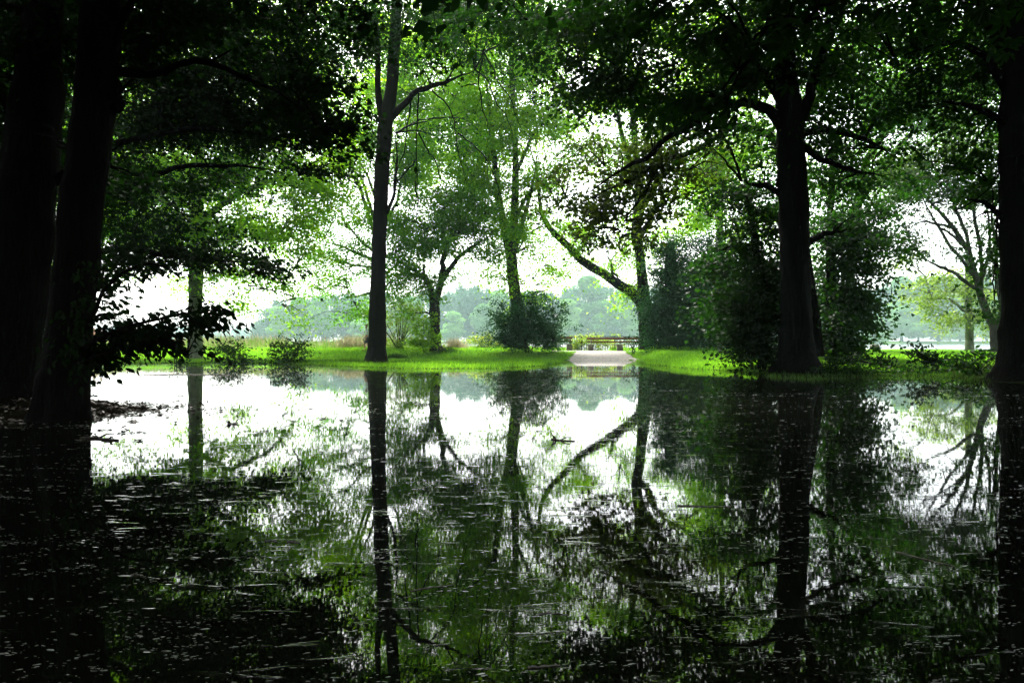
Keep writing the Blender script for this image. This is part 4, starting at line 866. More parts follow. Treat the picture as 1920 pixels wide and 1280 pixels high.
shrub('lime_shrub', 'small yellow green shrub on the lake edge just left of the round dark bush', 57.0, 908, 654,
      [(905, 642, 26, 12, 0, 1.3), (890, 636, 10, 6, 0, .8), (925, 648, 24, 8, 0, 1.2)], 'leaf_lime', kind='oval', size=.14, dens=2.0, spray=.25, seed=47)
shrub('lime_shrub', 'yellow green shrub glowing behind the railing and the benches', 57.5, 1112, 654,
      [(1110, 636, 22, 12, 0, 1.1), (1085, 642, 18, 14, 0, 1.2), (1135, 645, 30, 10, 0, .9), (1078, 650, 14, 8, 0, 1.2), (1160, 650, 20, 5, 0, .6), (1155, 629, 5, 3, 0, .5)], 'leaf_lime', kind='oval', size=.14, dens=2.0, spray=.25, seed=48)
shrub('dark_sapling', 'tiny dark sapling in front of the right end of the long bench', 49.0, 1187, 660,
      [(1187, 640, 10, 7, 0, .8), (1186, 650, 6, 5, 0, .7), (1172, 633, 8, 3, 0, .4), (1200, 632, 10, 4, 0, .4)], 'leaf_dark', kind='oval', size=.16, dens=1.6, spray=.15, stems=5, seed=49)
shrub('nettle_patch', 'low dark nettles along the foot of the ivy covered stump', 48.0, 1300, 662,
      [(1260, 656, 40, 5, 0, 1.0), (1330, 657, 50, 6, 0, 1.1), (1395, 660, 40, 8, 0, 1.0)], 'leaf_mid', kind='oval', size=.13, dens=2.2, spray=.25, stems=16, seed=50)
shrub('broad_leaf_plant', 'dark broad leaved plant on the bank just left of the flared trunk', 24.5, 1835, 700,
      [(1820, 672, 24, 14, 0, .9), (1845, 668, 20, 12, 0, .9), (1800, 680, 26, 12, 0, 1.0), (1830, 690, 40, 9, 0, 1.0), (1868, 675, 10, 8, 0, .6)], 'leaf_dark', kind='oval', size=.16, dens=2.60, spray=.22, stems=12, seed=51)
shrub('bank_weeds', 'dark low weeds round the roots of the massive trunk', 25.5, 1560, 702,
      [(1545, 690, 26, 9, 0, 1.1), (1590, 692, 30, 7, 0, 1.0), (1560, 675, 10, 8, 0, .6), (1640, 694, 40, 5, 0, .9), (1720, 694, 50, 5, 0, .9)], 'leaf_dark', kind='oval', size=.11, dens=3.00, spray=.2, stems=14, seed=52)
shrub('holly_bush', 'dense black green bush pressed against the left foot of the massive trunk', 27.5, 1430, 700,
      [(1428, 600, 46, 50, 0, 1.2), (1410, 650, 44, 30, 0, 1.2), (1440, 540, 40, 50, 0, 1.1), (1450, 670, 24, 18, 0, 1.1), (1385, 570, 34, 34, 0, .8), (1400, 678, 14, 10, -.5, .6), (1365, 620, 26, 20, 0, .6)], 'leaf_black', kind='maple', size=.14, dens=2.1, spray=.4, stems=12, seed=57)
shrub('spit_weeds', 'small dark weeds on the muddy spit beside the big black trunk', 11.8, 150, 752,
      [(148, 738, 14, 9, 0, 1.0), (138, 728, 6, 6, 0, .8), (168, 740, 8, 4, 0, .6)], 'leaf_black', kind='oval', size=.06, dens=1.8, spray=.08, stems=9, seed=53, sr=.004)
shrub('undergrowth_bush', 'dark undergrowth behind the massive trunk where it meets the lake', 40.0, 1530, 668,
      [(1545, 640, 40, 22, 0, 1.2), (1580, 650, 36, 12, 0, 1.2), (1600, 640, 22, 14, 0, .9), (1440, 650, 34, 14, 0, 1.0)], 'leaf_blue', kind='oval', size=.13, dens=2.0, spray=.3, stems=14, seed=54)

# leaf litter on and around the muddy spit
def litter():
    n = 5200; a = rng.uniform(0, 2 * np.pi, n); r = rng.uniform(0, 1.18, n) ** .6
    x = -10.2 + np.cos(a) * r * 4.3; y = 12.5 + np.sin(a) * r * 2.5
    m = 500; x = np.concatenate([x, -6.0 + rng.normal(0, .7, m)]); y = np.concatenate([y, 12.6 + rng.normal(0, .9, m)]); n += m
    z = np.maximum(H(x, y), 0) + .006
    pos = np.stack([x, y, z], 1); ax = norm(rng.standard_normal((n, 3)) * [1, 1, .25]); nr = norm(rng.standard_normal((n, 3)) * .4 + np.array([0, 0, 1.]))
    V, Fc, per = leaves('oval', pos, ax, nr, rng.uniform(.04, .10, n)); V[:, 2] = np.maximum(V[:, 2], .003)
    tag(mk('leaf_litter', V, Fc, M['dead_leaf']), 'dark wet leaf litter on the muddy spit at the left', 'leaf litter', kind='stuff')
litter()
# fallen leafy boughs on the right bank
def fallen(label, D, pts, blobs, seed):
    base = P(pts[0][0], pts[0][1], D)
    root = empty('fallen_bough', base, label, 'fallen branch', 'fallen boughs on the right bank')
    q, r = resample([P(a, b, D) for a, b in pts], np.linspace(.05, .012, len(pts)), 16)
    q[1:] += np.cumsum(rng.standard_normal((15, 3)), 0) * .015
    A, Rr = [q], [r]
    for i in range(10):
        k = rng.integers(2, 14); e = q[k] + np.array([rng.uniform(-.5, .6), rng.uniform(-.4, .4), rng.uniform(.0, .5)])
        t = np.linspace(0, 1, 16)[:, None]; A.append(q[k] * (1 - t) + e * t); Rr.append(np.linspace(.014, .004, 16))
    V0, Q0 = tubes(A, Rr, 6)
    B = [(P(x_, y_, D), (a / F * D, a / F * D * .8, b / F * D), w_) for x_, y_, a, b, w_ in blobs]
    pos, ax, nr, sz, cen, rn = foliage(B, 'oval', .15, 3.0, .2, base[:2], flat=.4, gap=-2, seed=seed, tilt=1.0)
    ax = norm(rng.standard_normal(ax.shape) + np.array([.3, 0, .4]))
    tp_, tr_ = twigs_to(cen, np.array(A).reshape(-1, 3), .008, .003); V, Q = tubes(tp_, tr_, 3); mk('bough', np.concatenate([V0, V]), np.concatenate([Q0, Q + len(V0)]), M['bark'], root, base, smooth=True)
    V4, F4, per = leaves('oval', pos, ax, nr, sz); mk('leaves', V4, F4, M['leaf_black'], root, base, rnd=np.repeat(rn, per))
fallen('fallen leafy bough on the bank below the mossy stone', 27.0, [(1570, 682), (1610, 672), (1650, 680), (1700, 686)], [(1592, 676, 26, 9, .9), (1575, 686, 24, 6, .9), (1655, 676, 20, 9, .9), (1640, 686, 30, 5, .7)], 55)
fallen('fallen bough with an upright spray of leaves, middle of the right bank', 26.5, [(1790, 692), (1760, 680), (1730, 668), (1715, 655)], [(1722, 664, 18, 13, .9), (1740, 672, 26, 9, 1.0), (1760, 676, 16, 9, .9), (1710, 652, 8, 8, .5), (1735, 688, 40, 7, .8)], 56)

# ------------------------------------------------------------------ benches, railing, post, stone
def gz(x, y): return float(H(x, y))
def bench(x0, x1, y, sup, label):
    z = gz((x0 + x1) / 2, y) + .0
    loc = np.array([(x0 + x1) / 2, y, z])
    root = empty('park_bench', loc, label, 'bench', 'brown slatted benches at the end of the path')
    L = x1 - x0; c = (x0 + x1) / 2
    m = MB()
    for k in range(3): m.box((c, y - .17 + k * .15, z + .45), (L, .12, .045), bev=.008)
    m.build('seat', M['grey_wood'], root, loc)
    for zz, hh in ((.86, .16), (.63, .11)):
        m = MB(); m.box((c, y + .30 + (zz - .6) * .2, z + zz), (L, .04, hh), bev=.008); m.build('back_slat', M['brown_wood'], root, loc)
    for sx in sup:
        m = MB(); m.box((sx, y - .02, z + .21), (.38, .46, .43), bev=.02); m.build('support', M['concrete'], root, loc)
        m = MB(); m.box((sx + .1, y + .36, z + .44), (.07, .05, .86), bev=.006); m.build('back_post', M['concrete'], root, loc)
bench(5.2, 9.15, 54.9, (5.42, 7.42, 8.9), 'long brown bench on concrete feet, right one, facing down the flooded path')
bench(.4, 4.2, 54.9, (.7, 2.3, 3.95), 'brown bench left of the path, mostly hidden behind the round dark bush')

rx0, rx1, ry = -2.2, 9.8, 57.2
loc = np.array([(rx0 + rx1) / 2, ry, gz(4, ry)])
rail = empty('railing', loc, 'thin dark steel railing with upright bars along the lake behind the benches', 'railing')
m = MB(); m.box((loc[0], ry, loc[2] + .985), (rx1 - rx0, .06, .055), bev=.005); m.build('top_rail', M['steel'], rail, loc)
m = MB(); m.box((loc[0], ry, loc[2] + .12), (rx1 - rx0, .04, .03), bev=.005); m.build('bottom_rail', M['steel'], rail, loc)
proto = None
for k in range(71):
    bx_ = rx0 + .06 + k * .17
    post = k % 14 == 0
    if proto is None or post:
        m = MB(); w_ = .07 if post else .026
        m.box((bx_, ry, loc[2] + .47), (w_, w_, .99 if not post else 1.02), bev=.004)
        o = m.build('post' if post else 'baluster', M['steel'], rail, loc)
        if post: continue
        proto = o; px0 = bx_
    else:
        o = proto.copy(); COL.objects.link(o); o.parent = rail; o.location = (bx_ - px0, 0, 0)
x = P(1122, 640, 58.6)[0]; z = .5
root = empty('white_sign', (x, 58.6, z), 'white post with a small white board behind the long bench', 'sign')
m = MB(); m.box((x, 58.6, z + .4), (.08, .06, .9), bev=.008); m.build('post', M['white_paint'], root, (x, 58.6, z))
m = MB(); m.box((x - .1, 58.54, z + .62), (.85, .03, .14), bev=.008); m.build('board', M['white_paint'], root, (x, 58.6, z))
# mossy square stone on the right lawn
def stone(name, px, D, sz, label, cat='stone', py=None):
    x = P(px, 640, D)[0]; z = gz(x, D)
    import bmesh
    bm = bmesh.new(); bmesh.ops.create_cube(bm, size=1)
    bmesh.ops.bevel(bm, geom=bm.edges[:], offset=.12, segments=3, affect='EDGES')
    bmesh.ops.triangulate(bm, faces=bm.faces[:]); bmesh.ops.subdivide_edges(bm, edges=bm.edges[:], cuts=2, use_grid_fill=True)
    bm.verts.index_update()
    V = np.array([v.co[:] for v in bm.verts]); Ff = np.array([[v.index for v in f.verts] for f in bm.faces if len(f.verts) == 3]); Q4 = np.array([[v.index for v in f.verts] for f in bm.faces if len(f.verts) == 4])
    bm.free()
    V = V * sz * (1 - .12 * np.maximum(V[:, 2:3], 0)) + .012 * np.sin(V * 9 + V[:, [1, 2, 0]] * 7) + np.array([x, D, z + sz[2] * .42])
    return tag(mk(name, V, [f for f in (Ff, Q4) if len(f)], M['stone'], loc=(x, D, z), smooth=False), label, cat)
stone('mossy_stone', 1640, 58.0, np.array([.55, .5, .5]), 'squat mossy stone block on the lawn edge against the bright lake')
stone('shore_stone', 152, 40.5, np.array([.6, .4, .34]), 'small mossy stone block at the far edge of the water left of the pale trunk')

# ------------------------------------------------------------------ people
def person(name, x, y, label, face, shirt, trousers, hair, hgt=1.74, walk=.0, sleeve=True):
    z0 = gz(x, y); root = empty(name, (x, y, z0), label, 'person')
    s = hgt / 1.75
    def skin_mesh(nm, verts, edges, rad, mat, sub=2, rootv=0):
        me = bpy.data.meshes.new(nm); me.from_pydata([tuple(np.array(v) * s) for v in verts], edges, [])
        ob = bpy.data.objects.new(nm, me); COL.objects.link(ob)
        md = ob.modifiers.new('skin', 'SKIN'); md.use_smooth_shade = True
        sl = me.skin_vertices[0].data if len(me.skin_vertices) else None
        if sl is None:
            bpy.context.view_layer.objects.active = ob
            sl = me.skin_vertices[0].data
        for i, r_ in enumerate(rad): sl[i].radius = (r_[0] * s, r_[1] * s) if isinstance(r_, tuple) else (r_ * s, r_ * s)
        sl[rootv].use_root = True
        sb = ob.modifiers.new('sub', 'SUBSURF'); sb.levels = sub; sb.render_levels = sub
        me.materials.append(mat); ob.parent = root; ob.rotation_euler = (0, 0, 0)
        return ob
    w_ = walk
    # body: pelvis, chest, neck, head, arms and legs (facing -Y in its own space)
    V = [(0, 0, .95), (0, 0, 1.15), (0, 0, 1.36), (0, -.01, 1.47), (0, -.02, 1.56), (0, -.03, 1.65), (0, -.02, 1.72),
         (.18, 0, 1.39), (.24, .02 + w_ * .1, 1.12), (.25, -.08 + w_ * .2, .88), (.25, -.11 + w_ * .2, .80),
         (-.18, 0, 1.39), (-.24, .02 - w_ * .1, 1.12), (-.25, -.08 - w_ * .2, .88), (-.25, -.11 - w_ * .2, .80),
         (.1, 0, .88), (.1, -.04 - w_ * .25, .48), (.1, .02 - w_ * .5 + w_ * .1, .08), (.1, -.13 - w_ * .45, .04),
         (-.1, 0, .88), (-.1, -.02 + w_ * .2, .48), (-.1, .04 + w_ * .55, .08), (-.1, -.10 + w_ * .5, .04)]
    E = [(0, 1), (1, 2), (2, 3), (3, 4), (4, 5), (5, 6), (2, 7), (7, 8), (8, 9), (9, 10), (2, 11), (11, 12), (12, 13), (13, 14), (0, 15), (15, 16), (16, 17), (17, 18), (0, 19), (19, 20), (20, 21), (21, 22)]
    Rd = [(.14, .1), (.13, .095), (.15, .1), .055, .07, .085, .06, .055, .042, .032, .035, .055, .042, .032, .035, .085, .06, .04, .035, .085, .06, .04, .035]
    b = skin_mesh('body', V, E, Rd, M['skin'])
    sh = skin_mesh('shirt', [(0, 0, .9), (0, 0, 1.15), (0, 0, 1.37), (0, 0, 1.45), (.19, 0, 1.40), (.235, .01 + w_ * .05, 1.2), (.245, .02 + w_ * .1, 1.05 if sleeve else 1.2), (-.19, 0, 1.40), (-.235, .01 - w_ * .05, 1.2), (-.245, .02 - w_ * .1, 1.05 if sleeve else 1.2)],
              [(0, 1), (1, 2), (2, 3), (2, 4), (4, 5), (5, 6), (2, 7), (7, 8), (8, 9)], [(.165, .125), (.155, .12), (.17, .12), .075, .075, .062, .055, .075, .062, .055], shirt)
    tr_ = skin_mesh('trousers', [(0, 0, .97), (0, 0, .88), (.1, 0, .82), (.1, -.04 - w_ * .25, .48), (-.1, 0, .82), (-.1, -.02 + w_ * .2, .48)], [(0, 1), (1, 2), (2, 3), (1, 4), (4, 5)], [(.165, .12), (.16, .12), .1, .08, .1, .08], trousers)
    hr = skin_mesh('hair', [(0, .0, 1.66), (0, .01, 1.74), (0, .03, 1.62)], [(0, 1), (0, 2)], [.088, .055, .07], hair)
    # face: nose, eyes, mouth and ears
    for nm, c_, d_, m_ in [('nose', (0, -.125, 1.645), (.022, .03, .04), M['skin']), ('mouth', (0, -.112, 1.60), (.045, .012, .012), M['pink_cloth']),
                           ('ear', (.085, -.02, 1.64), (.02, .035, .055), M['skin']), ('ear', (-.085, -.02, 1.64), (.02, .035, .055), M['skin']),
                           ('eye', (.032, -.11, 1.665), (.02, .01, .01), M['hair_dark']), ('eye', (-.032, -.11, 1.665), (.02, .01, .01), M['hair_dark'])]:
        mb = MB(); mb.box(tuple(v * s for v in c_), tuple(v * s for v in d_), bev=min(d_) * s * .25); f = mb.build(nm, m_); f.parent = root
    # hands with five fingers
    for e in (-1, 1):
        wx, wy, wz = e * .25, -.11 + e * w_ * .2, .80
        hv = [(wx, wy, wz + .02), (wx, wy - .01, wz - .05)]; he = [(0, 1)]; hrad = [(.028, .02), (.036, .018)]
        for k, (dy, ln) in enumerate([(-.03, .07), (-.012, .08), (.008, .075), (.028, .06)]):
            n0 = len(hv); hv += [(wx, wy - .01 + dy, wz - .08), (wx - e * .008, wy - .012 + dy, wz - .08 - ln)]; he += [(1, n0), (n0, n0 + 1)]; hrad += [.009, .007]
        n0 = len(hv); hv += [(wx - e * .01, wy - .05, wz - .03), (wx - e * .02, wy - .065, wz - .075)]; he += [(0, n0), (n0, n0 + 1)]; hrad += [.011, .008]
        skin_mesh('hand', hv, he, hrad, M['skin'], 1)
    for e in (-1, 1):
        lx = e * .1; ly = (.02 - w_ * .4) if e > 0 else (.04 + w_ * .55)
        mb = MB(); mb.box((lx * s, (ly - .06) * s, .04 * s), (.09 * s, .27 * s, .08 * s), bev=.02); f = mb.build('shoe', M['hair_dark']); f.parent = root
    root.rotation_euler = (0, 0, face)
    return root
xx = P(687.5, 640, 51.9)[0]
person('person', xx, 51.9, 'grey haired person in a white shirt walking behind the slim black trunk', R(-80), M['white_cloth'], M['navy_cloth'], M['hair_grey'], 1.76, .35)
xx = P(176, 640, 67.5)[0]
person('person', xx, 67.5, 'person in a pink top by the lake behind the hanging leaves at the left', R(10), M['pink_cloth'], M['navy_cloth'], M['hair_dark'], 1.68)
xx = P(190, 640, 68.2)[0]
person('person', xx, 68.2, 'person in a pale blue top beside the one in pink, left behind the hanging leaves', R(-25), M['blue_cloth'], M['navy_cloth'], M['hair_dark'], 1.74)

# ------------------------------------------------------------------ far shore
def far_variant(seed, mat, n=14, leaf=.75, cnt=9000, tall=1.0):
    """unit-ish tree 12 m wide, 16 m high: returns (crown mesh, trunk mesh)"""
    r_ = np.random.default_rng(seed)
    C, Rr = [], []
    for i in range(n):
        z = r_.uniform(.10, .95) * 16 * tall; w_ = math.sin(min(1, (z / (16 * tall) + .12)) * math.pi) ** .6
        a = r_.uniform(0, 2 * np.pi); rad = r_.uniform(.2, .8) * 5.2 * w_
        C.append((math.cos(a) * rad, math.sin(a) * rad, z)); Rr.append(r_.uniform(1.5, 2.7))
    C = np.array(C); Rr = np.array(Rr)
    i = r_.integers(0, n, cnt); u = norm(r_.standard_normal((cnt, 3)))
    u[:, 2] = np.abs(u[:, 2]) * np.where(r_.random(cnt) < .75, 1, -1)
    pos = C[i] + u * (Rr[i] * r_.uniform(.72, 1.08, cnt))[:, None] * [1.1, 1.1, .85]
    nr = norm(u + r_.standard_normal((cnt, 3)) * .5); ax = norm(np.cross(nr, r_.standard_normal((cnt, 3))))
    V, Fc, per = leaves('kite', pos, ax, nr, leaf * r_.uniform(.5, 1.3, cnt))
    rn = np.clip(.5 + (r_.random(n)[i] - .5) * .7 + r_.normal(0, .18, cnt), 0, 1)
    crown = mk('crown', V, Fc, mat, rnd=rn)
    A = [np.stack([np.zeros(8), np.zeros(8), np.linspace(-.5, 12 * tall, 8)], 1)] ; B_ = [np.linspace(.42, .15, 8)]
    for k in range(6):
        t = np.linspace(0, 1, 8)[:, None]; A.append(np.array([0, 0, 3. * tall]) * (1 - t) + C[k] * t); B_.append(np.linspace(.2, .06, 8))
    V, Q = tubes(A, B_, 7); trunk = mk('trunk', V, Q, M['bark_mid'], smooth=True)
    return crown, trunk
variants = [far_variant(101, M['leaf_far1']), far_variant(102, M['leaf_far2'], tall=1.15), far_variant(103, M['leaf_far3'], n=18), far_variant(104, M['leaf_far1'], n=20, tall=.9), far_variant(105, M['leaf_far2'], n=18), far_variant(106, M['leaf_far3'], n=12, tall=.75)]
used = set()
def far_tree(px, top, D, wpx, v, label, group):
    """top: picture height of the tree top"""
    x = P(px, 640, D)[0]; z = float(H(x, D)) - .3
    hgt = (CAM_H + (640 - top) / F * D - z)
    cr, tk = variants[v]
    hz = {0: 17.3, 1: 19.6, 2: 17.3, 3: 15.8, 4: 17.3, 5: 13.6}[v]; sz = hgt / hz; sx = (wpx / F * D) / 12.5
    name = ['broadleaf_tree', 'dark_broadleaf_tree', 'pale_broadleaf_tree', 'broadleaf_tree', 'dark_broadleaf_tree', 'pale_broadleaf_tree'][v]
    root = empty(name, (x, D, z), label, 'tree', group)
    root.scale = (sx, sx, sz); root.rotation_euler = (0, 0, rng.uniform(0, 6.28))
    for s in (cr, tk):
        if v in used: c = s.copy(); COL.objects.link(c)
        else: c = s
        c.parent = root; c.location = (0, 0, 0)
    used.add(v)
    return root
GF = 'hazy trees on the far shore'
FT = [(520, 569, 400, 60, 2, 'low pale hazy tree at the left end of the far shore wood'), (560, 556, 402, 70, 0, 'hazy tree on the far shore, second from the left end of the wood'),
      (604, 550, 396, 70, 3, 'hazy round tree on the far shore right of the flooded shrub with upright shoots'), (650, 546, 398, 76, 4, 'dark hazy tree on the far shore above the straw coloured grass'),
      (668, 598, 386, 50, 5, 'low pale bush-like tree at the far waterline just left of the slim trunk'), (770, 554, 396, 80, 0, 'hazy tree on the far shore seen above the willow shrub'),
      (850, 579, 388, 62, 2, 'pale hazy tree on the far waterline just right of the forked tree'), (880, 534, 400, 76, 4, 'dark blue hazy tree right of the forked tree'),
      (905, 566, 390, 60, 3, 'hazy round tree on the far shore left of the round dark bush'), (932, 539, 398, 66, 2, 'tall pale hazy tree on the far shore behind the round dark bush'),
      (1065, 554, 394, 70, 2, 'pale hazy tree on the far shore just right of the round dark bush'), (1103, 514, 404, 96, 0, 'tallest dark hazy tree on the far shore, above the gap between the benches'),
      (1135, 559, 392, 72, 3, 'hazy round tree on the far shore above the long bench'), (1172, 544, 396, 76, 2, 'pale hazy tree on the far shore left of the crooked tree'), (1150, 608, 384, 40, 4, 'low dark tree at the far waterline above the long bench'),
      (1640, 590, 384, 64, 5, 'round pale tree on the far bank above the mossy stone'), (1692, 572, 392, 60, 3, 'hazy tree with a visible pale trunk right of the round pale tree'), (1722, 580, 388, 70, 3, 'broad hazy tree on the far bank in the middle of the right-hand gap'),
      (1760, 525, 398, 90, 4, 'dark hazy tree on the far bank behind the yellow green leaves'), (1690, 515, 402, 80, 0, 'tall hazy tree on the far bank left of the fan of thin stems'), (1800, 574, 392, 80, 2, 'pale hazy tree on the far bank left of the pale straight trunk'), (1850, 564, 396, 80, 0, 'hazy tree on the far bank behind the pale straight trunk')]
for px, top, D, wpx, v, lab in FT: far_tree(px, top, D, wpx, v, lab, GF)
for v in range(len(variants)):
    if v not in used:
        for s in variants[v]: bpy.data.objects.remove(s)
# the wood behind them reads as one mass
def far_wood():
    PPX = np.array([480, 500, 540, 600, 680, 760, 880, 940, 1060, 1090, 1130, 1200, 1300, 1500, 1640, 1700, 1760, 1850, 2000])
    PPY = np.array([596, 570, 555, 546, 540, 544, 526, 530, 538, 518, 528, 532, 530, 525, 535, 512, 508, 510, 505])
    pts, ht = [], []
    P_ = []; Rn = []
    for px in np.arange(486, 2000, 17):
        for D in (408, 420, 434):
            top = np.interp(px, PPX, PPY) + rng.uniform(-4, 12) + (420 - D) * .0
            x = (px + rng.uniform(-10, 10) - 960) / F * D; hh = (640 - top) / F * D
            rb = rng.random(); sub = max(4, int(hh / 3.0))
            for k in range(sub):
                z = hh * rng.uniform(.12, .88); r = rng.uniform(2.0, 3.6); c = np.array([x + rng.uniform(-3, 3), D + rng.uniform(-3, 3), z + .8])
                n = 170; u = norm(rng.standard_normal((n, 3))); u[:, 1] -= .3
                P_.append(np.concatenate([c + u * r * rng.uniform(.7, 1.05, (n, 1)), norm(u)], 1)); Rn.append(np.clip(rb * .6 + .2 + rng.normal(0, .2, n), 0, 1))
    Q = np.concatenate(P_); rn = np.concatenate(Rn); pos, u = Q[:, :3], Q[:, 3:]
    nr = norm(u + rng.standard_normal(u.shape) * .5); ax = norm(np.cross(nr, rng.standard_normal(u.shape)))
    V, Fc, per = leaves('kite', pos, ax, nr, .95 * rng.uniform(.6, 1.3, len(pos)))
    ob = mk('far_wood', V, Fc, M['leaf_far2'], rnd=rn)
    tag(ob, 'hazy blue green wood behind the single trees of the far shore', 'wood', kind='stuff')
    # much farther wood on the left, almost lost in the haze
    P_ = []
    for px in np.arange(40, 520, 10):
        D = 806; top = 612 + rng.uniform(-6, 8); x = (px - 960) / F * D; hh = (640 - top) / F * D
        for k in range(4):
            c = np.array([x + rng.uniform(-4, 4), D + rng.uniform(0, 10), hh * rng.uniform(.2, .8)]); n = 60; u = norm(rng.standard_normal((n, 3)))
            P_.append(np.concatenate([c + u * 4.5, u], 1))
    Q = np.concatenate(P_); pos, u = Q[:, :3], Q[:, 3:]; nr = norm(u); ax = norm(np.cross(nr, rng.standard_normal(u.shape)))
    V, Fc, per = leaves('kite', pos, ax, nr, 2.2 * rng.uniform(.6, 1.3, len(pos)))
    tag(mk('distant_wood', V, Fc, M['leaf_far2'], rnd=rng.random(len(pos))), 'faint distant wood across the open lake at the far left', 'wood', kind='stuff')
far_wood()

# ------------------------------------------------------------------ floating things
def leaf_debris(px, py, wpx, seed, label, group, curl=.25):
    D = CAM_H * F / (py - 640); c = P(px, py, D); c[2] = .004; w_ = wpx / F * D
    r_ = np.random.default_rng(seed); n = 5
    pos = c + r_.normal(0, 1, (n, 3)) * [w_ * .22, w_ * .22, .0] + [0, 0, .006]
    ax = norm(np.stack([r_.normal(0, 1, n), r_.normal(0, .6, n), r_.uniform(-.02, .22, n)], 1)); nr = norm(np.stack([r_.normal(0, .3, n), r_.normal(0, .3, n), np.ones(n)], 1))
    V, Fc, per = leaves('maple', pos - ax * w_ * .3, ax, nr, w_ * r_.uniform(.5, .85, n)); V[:, 2] = np.maximum(V[:, 2], .002)
    return tag(mk('dead_leaf', V, Fc, M['dead_leaf'], loc=c), label, 'dead leaf', group)
leaf_debris(437, 795, 26, 1, 'lone dark leaf clump floating on the white reflection below the flooded shrubs', None)
leaf_debris(252, 791, 24, 2, 'dark leaf clump floating right of the tip of the muddy spit', None)
GL = 'small dark leaves floating off the muddy spit'
NEAR = {(412, 764): 'tiny dark leaf floating just right of the pale trunk reflection', (340, 742): 'tiny dark leaf floating left of the pale trunk reflection, level with the muddy spit',
        (608, 785): 'dark leaf clump floating on white water between the lone clump and the slim trunk reflection', (640, 788): 'tiny dark leaf floating closest to the slim trunk reflection', (585, 766): 'tiny dark leaf floating on white water above the clump by the slim trunk reflection',
        (175, 820): 'dark leaf resting against the long dark stick off the muddy spit', (260, 826): 'dark leaf floating alone to the right of the long dark stick', (270, 760): 'dark leaf touching the very tip of the muddy spit'}
for i, (px, py, w_) in enumerate([(190, 806, 16), (206, 806, 12), (228, 812, 14), (236, 806, 14), (245, 812, 12), (264, 811, 16), (222, 774, 12), (248, 770, 10), (290, 770, 14), (300, 778, 16), (312, 783, 10), (270, 760, 12), (150, 826, 14), (175, 820, 12), (260, 826, 16), (340, 742, 10), (412, 764, 8), (608, 785, 16), (640, 788, 10), (585, 766, 8)]):
    lab = NEAR.get((px, py))
    leaf_debris(px, py, w_, 10 + i, lab or 'small dark curled leaf floating in the loose scatter off the muddy spit', None if lab else GL)
def twig(pts, rad, mat, label, forks=(), group=None):
    """pts: picture points on the water; forks: (index, dx, dy, dz) short side twigs in metres"""
    Q_ = []
    for px, py in pts:
        D = CAM_H * F / (py - 640); c = P(px, py, D); c[2] = rad * .4; Q_.append(c)
    q, r = resample(Q_, np.linspace(rad, rad * .5, len(Q_)), 12)
    q[1:-1] += rng.standard_normal((10, 3)) * [rad * .5, rad * .5, rad * .15]
    A, B_ = [q], [r]; t = np.linspace(0, 1, 12)[:, None]
    for k, dx, dy, dz in forks:
        A.append(q[k] + t * np.array([dx, dy, dz]) + np.array([0, .01, .02]) * np.sin(t * 3)); B_.append(np.linspace(rad * .7, rad * .25, 12))
    V, Q = tubes(A, B_, 7, lump=.08)
    return tag(mk('floating_twig', V, Q, mat, loc=q[0], smooth=True), label, 'twig', group)
twig([(1036, 824), (1052, 826), (1078, 827)], .011, M['dead_leaf'], 'dark forked twig poking out of the bright water left of the arching limb reflection', [(1, -.06, .02, .10), (2, -.05, .0, .04), (1, -.05, .05, -.03), (5, .14, 0, .02), (2, -.02, -.06, .03)])
twig([(150, 824), (180, 822), (222, 826)], .02, M['dead_leaf'], 'long dark stick floating just off the muddy spit', [(4, .12, .1, .03), (8, .1, -.12, .02)])
twig([(258, 704), (320, 702), (430, 703)], .02, M['wet_wood'], 'long thin floating stick left of the pale trunk reflection')
twig([(990, 1252), (1015, 1249), (1050, 1247)], .0045, M['wet_wood'], 'pale bare stick floating near the bottom edge of the photo, below centre')
twig([(496, 1014), (512, 1013), (520, 1016)], .006, M['wet_wood'], 'short pale stick floating left of the slim trunk reflection, left one of two')
twig([(538, 1016), (552, 1016), (562, 1018)], .006, M['wet_wood'], 'short pale stick floating left of the slim trunk reflection, right one of two')
twig([(1010, 1151), (1030, 1149), (1064, 1152)], .004, M['wet_wood'], 'thin pale stick floating right of the slim trunk reflection in the dark water')
twig([(245, 1079), (256, 1077), (268, 1079)], .006, M['wet_wood'], 'short pale stick floating in the dark water at the lower left')
twig([(1680, 1035), (1720, 1045), (1790, 1062)], .005, M['wet_wood'], 'long thin stick floating on the dark water at the right')
twig([(770, 1108), (800, 1102), (850, 1096)], .0035, M['wet_wood'], 'thin stick beside the foot of the slim trunk reflection')
twig([(1270, 948), (1310, 949), (1370, 950)], .006, M['wet_wood'], 'long thin stick floating across the dark reflection left of the massive trunk')

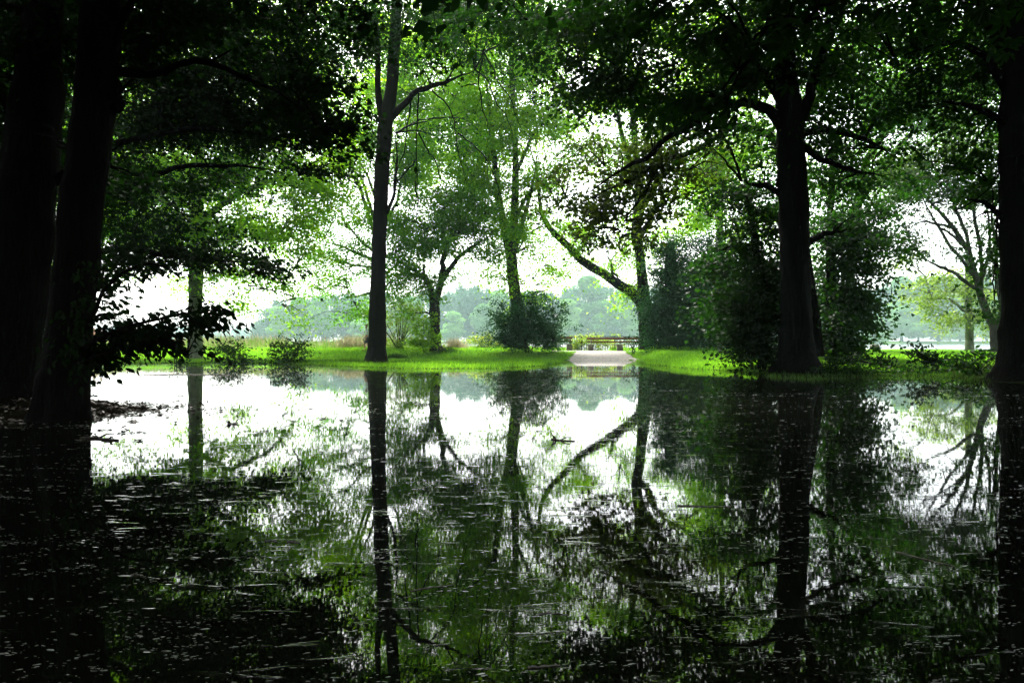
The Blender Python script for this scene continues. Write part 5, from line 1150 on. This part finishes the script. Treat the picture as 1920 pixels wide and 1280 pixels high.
def scum():
    # countless seed husks, petals and leaf bits; each is a tiny wet curved scrap with a raised rim
    N = 5500
    y = 1.9 * (26 / 1.9) ** rng.random(N); x = rng.uniform(-.72, .72, N) * y
    # drifts: strings of scraps gathered along faint eddies
    xs_, ys_ = [], []
    for _ in range(1050):
        D = 2.2 * (18 / 2.2) ** rng.random(); x0 = rng.uniform(-.7, .7) * D; k = rng.integers(4, 22); L = rng.uniform(.15, .9) * D / 6; sl = rng.normal(.25, .5)
        t = np.linspace(0, 1, k) * L; xs_.append(x0 + t + rng.normal(0, .012, k)); ys_.append(D + t * sl * 1.2 + rng.normal(0, .02, k))
    x = np.concatenate([x] + xs_); y = np.concatenate([y] + ys_); N = len(x)
    dens = .38 + .45 * n2(x, y, .7, 2.2) + .35 * n2(x, y, 2.3, .3); dens[5500:] = 1
    keep = (rng.random(N) < np.clip(dens, .03, 1)) & (H(x, y) < -.03); x, y = x[keep], y[keep]; N = len(x)
    ln = np.clip(rng.lognormal(-.1, .5, N), .3, 3.2) * .0050 * (.45 + y * .16); ln = ln * 1.35; wd = ln * rng.uniform(.10, .28, N)
    an = rng.normal(.1, .25, N)
    ca, sa = np.cos(an), np.sin(an)
    tv = np.array([(-1, 0, 0), (-.4, -1, .05), (.5, -.8, .0), (1, .1, .05), (.4, 1, .3), (-.5, .9, .25)])
    zz = rng.uniform(.05, .6, N)
    X = tv[None, :, 0] * ln[:, None]; Y = tv[None, :, 1] * wd[:, None]
    V = np.stack([x[:, None] + X * ca[:, None] - Y * sa[:, None], y[:, None] + X * sa[:, None] + Y * ca[:, None], .0015 + tv[None, :, 2] * (wd * zz * 3)[:, None]], -1)
    Fc = (np.arange(6)[None] + (np.arange(N) * 6)[:, None])
    ob = mk('floating_debris', V.reshape(-1, 3), Fc, M['scum'])
    tag(ob, 'fine pale seed husks and leaf scraps scattered all over the dark water', 'floating debris', kind='stuff')
M['scum'] = plainmat('scum', (.09, .10, .08), (.48, .52, .46), scale=40, rough=.18, bump=.1, spec=.7)
scum()

# ------------------------------------------------------------------ haze
hv = np.array([(x_, y_, z_) for x_ in (-700, 700) for y_ in (-70, 870) for z_ in (-3.0, 75)], float)
hz = mk('haze', hv, np.array([[0, 1, 3, 2], [4, 6, 7, 5], [0, 4, 5, 1], [2, 3, 7, 6], [0, 2, 6, 4], [1, 5, 7, 3]]), M['ground'])
m, n, l, o = newmat('haze')
vp = n.new('ShaderNodeVolumePrincipled'); vp.inputs['Color'].default_value = (.68, .98, .91, 1); vp.inputs['Density'].default_value = .00046; vp.inputs['Anisotropy'].default_value = .0
l.new(vp.outputs[0], o.inputs['Volume']); hz.data.materials.clear(); hz.data.materials.append(m)
hz['kind'] = 'stuff'; hz['label'] = 'pale summer haze over the lake'
tot = sum(len(o_.data.polygons) for o_ in SC.objects if o_.type == 'MESH'); print('POLYS', tot)
